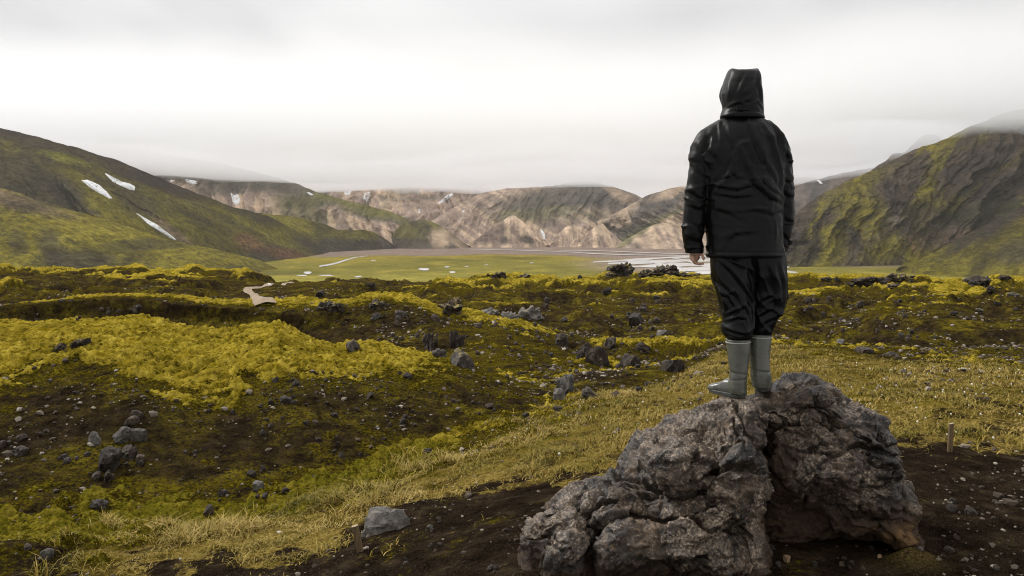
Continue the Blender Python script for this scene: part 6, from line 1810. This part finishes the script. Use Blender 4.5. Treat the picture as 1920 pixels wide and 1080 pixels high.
# ---- trousers
def build_trousers():
    l = loft_rings(rings_px(resample([(462, 1334, 1414, .120, .0), (484, 1333, 1413, .125, .0), (512, 1334, 1411.5, .115, .0), (536, 1341, 1411, .105, .0), (568, 1348, 1410.5, .100, .0), (590, 1355.5, 1410.5, .098, .0), (601, 1355.5, 1411, .098, .0), (612, 1352.5, 1411, .098, .0), (624, 1354.5, 1409.5, .090, .0), (631, 1358.5, 1408, .078, .0), (637, 1365, 1403.5, .062, .0)], 44), 40, 2.25))
    r = loft_rings(rings_px(resample([(462, 1398, 1467, .120, .0), (484, 1399, 1469.5, .125, .0), (512, 1403, 1471, .118, .0), (540, 1407, 1474, .108, .02), (562, 1408.5, 1475.5, .104, .03), (580, 1409.5, 1472, .100, .04), (600, 1409.5, 1462, .096, .045), (615, 1408.5, 1455, .088, .05), (623, 1408.5, 1453, .078, .05), (630, 1412, 1447.5, .060, .05)], 44), 40, 2.25))
    me = remesh('trousers', [l, r], .0068, 3, .5)
    V, Nn = get_co(me), get_no(me)
    S = []
    def z7(pts, w, a): S.append(([(1260 + x / 3.377, 450 + y / 3.377) for x, y in pts], w, a))
    z7([(290, 130), (350, 190), (430, 290), (500, 390), (515, 480)], 4.5, .012)
    z7([(440, 120), (480, 190), (520, 330)], 4.5, .010)
    z7([(255, 160), (285, 240), (340, 300), (400, 370)], 4.5, .012)
    z7([(300, 320), (345, 350), (375, 420)], 4, .012)
    z7([(330, 330), (365, 310), (395, 345)], 3.5, .010)
    z7([(320, 470), (370, 430), (430, 400)], 3.5, .012)
    z7([(330, 500), (390, 470), (440, 480), (455, 540)], 3.5, .012)
    z7([(320, 545), (370, 560), (430, 575), (470, 560)], 3.5, .013)
    z7([(345, 590), (400, 600), (450, 595)], 3.5, .010)
    z7([(400, 370), (450, 430), (480, 520)], 4, .009)
    z7([(520, 120), (540, 220), (530, 320)], 5, .008)
    z7([(530, 380), (570, 350), (600, 330)], 4, .010)
    z7([(535, 470), (590, 430), (610, 400)], 4, .010)
    z7([(540, 540), (580, 500), (640, 470)], 4, .010)
    z7([(620, 580), (640, 500), (690, 440), (715, 390)], 4.5, .012)
    z7([(545, 590), (575, 560), (610, 580)], 3.5, .008)
    z7([(640, 140), (680, 250), (700, 380)], 5, .008)
    z7([(600, 150), (610, 260), (640, 360)], 5, .007)
    S.append(([(1408, 495), (1410.5, 540), (1411, 600), (1409.5, 634)], 2.2, -.016))
    V = folds(V, Nn, S)
    me.vertices.foreach_set('co', np.ascontiguousarray(V, dtype=np.float32).ravel()); me.update()
    Nn = get_no(me); q = V * np.array([10., 10., 7.])
    wp = V + .02 * np.stack([noise3(V * 9, 5), noise3(V * 9, 6), noise3(V * 9, 7)], 1)
    rv = np.clip(1 - np.abs(noise3(wp * np.array([8, 8, 5.]) + wp[:, [2]] * np.array([5, 0, 0]), 83)) * 2.2, 0, 1) ** 2
    V = V + Nn * (.009 * rv)[:, None]
    V = V + Nn * (.006 * (np.abs(noise3(q + .5 * np.stack([noise3(q * .7, 8)] * 3, 1), 81)) - .3) * sm(.85, .5, V[:, 2]))[:, None]
    set_co(me, V)
    return part('trousers', me, M_TROUS)
build_trousers()

# ---- rubber boots
def build_boot(shaft, heel, toe, z_sole, top_tilt):
    """shaft rows (py, left, right, half depth, y); heel/toe local points on the sole plane"""
    heel = np.array(heel, float); toe = np.array(toe, float)
    ax = toe - heel; ax[2] = 0; Ln = np.hypot(ax[0], ax[1]); ax /= Ln
    sd = np.array([-ax[1], ax[0], 0])
    th = np.linspace(0, 2 * math.pi, 30, endpoint=False)
    st = [(-.035, .028, .030, .006), (-.02, .042, .060, .006), (.02, .047, .085, .006), (.06, .048, .105, .006), (.10, .046, .098, .006), (.14, .047, .076, .006), (.18, .050, .062, .006), (.215, .047, .054, .008), (.24, .037, .044, .010), (.252, .022, .032, .013)]
    k = (Ln + .02) / .25
    R = []
    for s, hw, hh, lo in st:
        c = heel + ax * s * k
        u = np.cos(th); v = np.sin(th)
        y = np.sign(u) * np.abs(u) ** .8 * hw
        z = lo + (hh - lo) * (.5 + .5 * np.sign(v) * np.abs(v) ** .75)
        R.append(c + y[:, None] * sd + np.stack([0 * z, 0 * z, z + z_sole], 1))
    foot = loft_rings(R)
    sh = loft_rings(rings_px(resample(shaft, 30), 34, 2.1))
    me = remesh('boot', [foot, sh], .0048, 8, .5)
    V, Nn = get_co(me), get_no(me)
    py = 740 - V[:, 2] / MPX
    top = min(r[0] for r in shaft)
    a = py - top
    V = V + Nn * (.0020 * np.exp(-((a - 2) / 1.6) ** 2) - .0022 * np.exp(-((a - 66 - 40 * V[:, 0]) / 2.2) ** 2) - .0018 * np.exp(-((a - 73 + 30 * V[:, 0]) / 2.0) ** 2) + .0016 * noise3(V * np.array([16, 16, 9.]), 91))[:, None]
    set_co(me, V)
    b = part('boot', me, M_BOOT)
    # sole
    n = 44
    tt = np.linspace(0, 2 * math.pi, n, endpoint=False)
    s = .108 - .145 * np.cos(tt); w = np.sin(tt)
    hw = np.interp(s, [-.04, 0, .06, .10, .18, .23, .255], [.036, .048, .045, .043, .053, .048, .034])
    base = heel + ax * (s * k)[:, None] + sd * (np.sign(w) * np.abs(w) ** .7 * hw)[:, None]
    rings = []
    for dz, g in ((-.001, .92), (.001, 1.0), (.019, 1.02), (.022, .97)):
        c = base.mean(0); q = c + (base - c) * g; q[:, 2] = z_sole + dz
        rings.append(q)
    V_, F_ = loft_rings(rings)
    m2 = bpy.data.meshes.new('sole'); m2.from_pydata(V_.tolist(), [], F_); m2.update()
    part('sole', m2, M_SOLE, b)
    r0 = resample(shaft, 30)
    rr = [(q[0], q[1] - .7, q[2] + .7, q[3] + .002, q[4]) for q in r0 if 3.5 < q[0] - top < 7.5]
    py_a = top + 4.6
    ia = min(r0, key=lambda q: abs(q[0] - py_a))
    R = rings_px([(py_a, ia[1] - .2, ia[2] + .2, ia[3] + .0010, ia[4]), (py_a + .15, ia[1] - .9, ia[2] + .9, ia[3] + .0034, ia[4]), (py_a + 1.35, ia[1] - .9, ia[2] + .9, ia[3] + .0034, ia[4]), (py_a + 1.5, ia[1] - .2, ia[2] + .2, ia[3] + .001, ia[4])], 40, 2.1)
    V_, F_ = loft_rings(R)
    V_[:, 2] += top_tilt * (V_[:, 0] - V_[:, 0].mean())
    m3 = bpy.data.meshes.new('trim'); m3.from_pydata(V_.tolist(), [], F_); m3.update()
    part('trim', m3, M_TRIM, b)
    return b
hl = BOOT_L[0] - PB; tl = BOOT_L[1] - PB
build_boot([(635.5, 1361.5, 1406.5, .070, .0), (650, 1363, 1406, .068, .0), (675, 1365.5, 1404, .062, .002), (697, 1367.5, 1402, .055, .0), (712, 1367, 1400.5, .052, .0), (728, 1367, 1399.5, .048, .0), (738, 1369, 1398.5, .046, .0)],
           [hl[0] + .010, hl[1] + .0, 0], [tl[0] - .035, tl[1] + .02, 0], hl[2] - .003, .03)
hr = BOOT_R[0] - PB; tr = BOOT_R[1] - PB
build_boot([(628, 1408, 1451, .068, .05), (645, 1409, 1450.5, .066, .05), (668, 1410.5, 1449, .062, .05), (690, 1412, 1448, .056, .048), (705, 1412.5, 1449.5, .053, .046), (718, 1414, 1448, .050, .046), (729, 1416, 1446, .046, .046)],
           [hr[0], hr[1] + .012, 0], [tr[0], tr[1] + .02, 0], hr[2] - .002, -.01)
# ================================================================== air



def vol_mat(name, dens, col, aniso):
    m = bpy.data.materials.new(name); m.use_nodes = True
    N, L = m.node_tree.nodes, m.node_tree.links
    N.clear()
    o = N.new('ShaderNodeOutputMaterial'); v = N.new('ShaderNodeVolumePrincipled')
    v.inputs['Color'].default_value = (*col, 1)
    v.inputs['Density'].default_value = dens
    v.inputs['Anisotropy'].default_value = aniso
    L.new(v.outputs[0], o.inputs['Volume'])
    return m

def box_mesh(name, lo, hi):
    x0, y0, z0 = lo; x1, y1, z1 = hi
    V = [(x0, y0, z0), (x1, y0, z0), (x1, y1, z0), (x0, y1, z0), (x0, y0, z1), (x1, y0, z1), (x1, y1, z1), (x0, y1, z1)]
    F = [(0, 3, 2, 1), (4, 5, 6, 7), (0, 1, 5, 4), (1, 2, 6, 5), (2, 3, 7, 6), (3, 0, 4, 7)]
    return mesh_from(name, V, np.array(F), smooth=False)

hz = obj_from('haze', box_mesh('haze', (-9500, -600, -75), (9500, 4400, 275)), vol_mat('valley haze', 3.6e-5, (1.0, 1.0, 1.0), .2))
tag(hz, 'pale damp haze filling the valley', kind='stuff')

# low cloud sitting on the mountain tops: soft-edged because one looks through more and more of it
def build_cloud():
    xs = np.linspace(-4200, 4200, 170); ys = np.concatenate([np.linspace(700, 1500, 36), np.linspace(1530, 4300, 80)])
    X, Y = np.meshgrid(xs, ys)
    edge = np.clip((Y - (960 - 250 * np.clip((X - 150) / 450, 0, 1))) / 380, 0, 1)
    top = 262 + 0 * X
    bot = 262 - (262 - 158) * (edge * edge * (3 - 2 * edge)) - 4 * np.clip((Y - 1500) / 700, 0, 1)
    bot = bot + (20 * fbm2(X / 700, Y / 500, 3, 9) + 9 * fbm2(X / 190, Y / 190, 3, 19)) * edge
    bot = bot - 18 * np.exp(-((X + 700) / 750) ** 2) * sm(1650, 2000, Y)
    n = X.size
    V = np.concatenate([np.stack([X, Y, bot], -1).reshape(-1, 3), np.stack([X, Y, top + 1.0], -1).reshape(-1, 3)])
    f = grid_faces(*X.shape)
    F = [f[:, ::-1], f + n]
    nr, nc = X.shape
    i = np.arange(n).reshape(nr, nc)
    for a, rev in ((i[0], False), (i[-1], True), (i[:, 0], True), (i[:, -1], False)):
        q = np.stack([a[:-1], a[1:], a[1:] + n, a[:-1] + n], 1)
        F.append(q[:, ::-1] if rev else q)
    me = mesh_from('low_cloud', V, np.concatenate(F))
    o = obj_from('low_cloud', me, vol_mat('low cloud', 0.0068, (.945, .950, .960), .3))
    tag(o, 'low grey cloud wrapping the mountain tops', kind='stuff')
build_cloud()
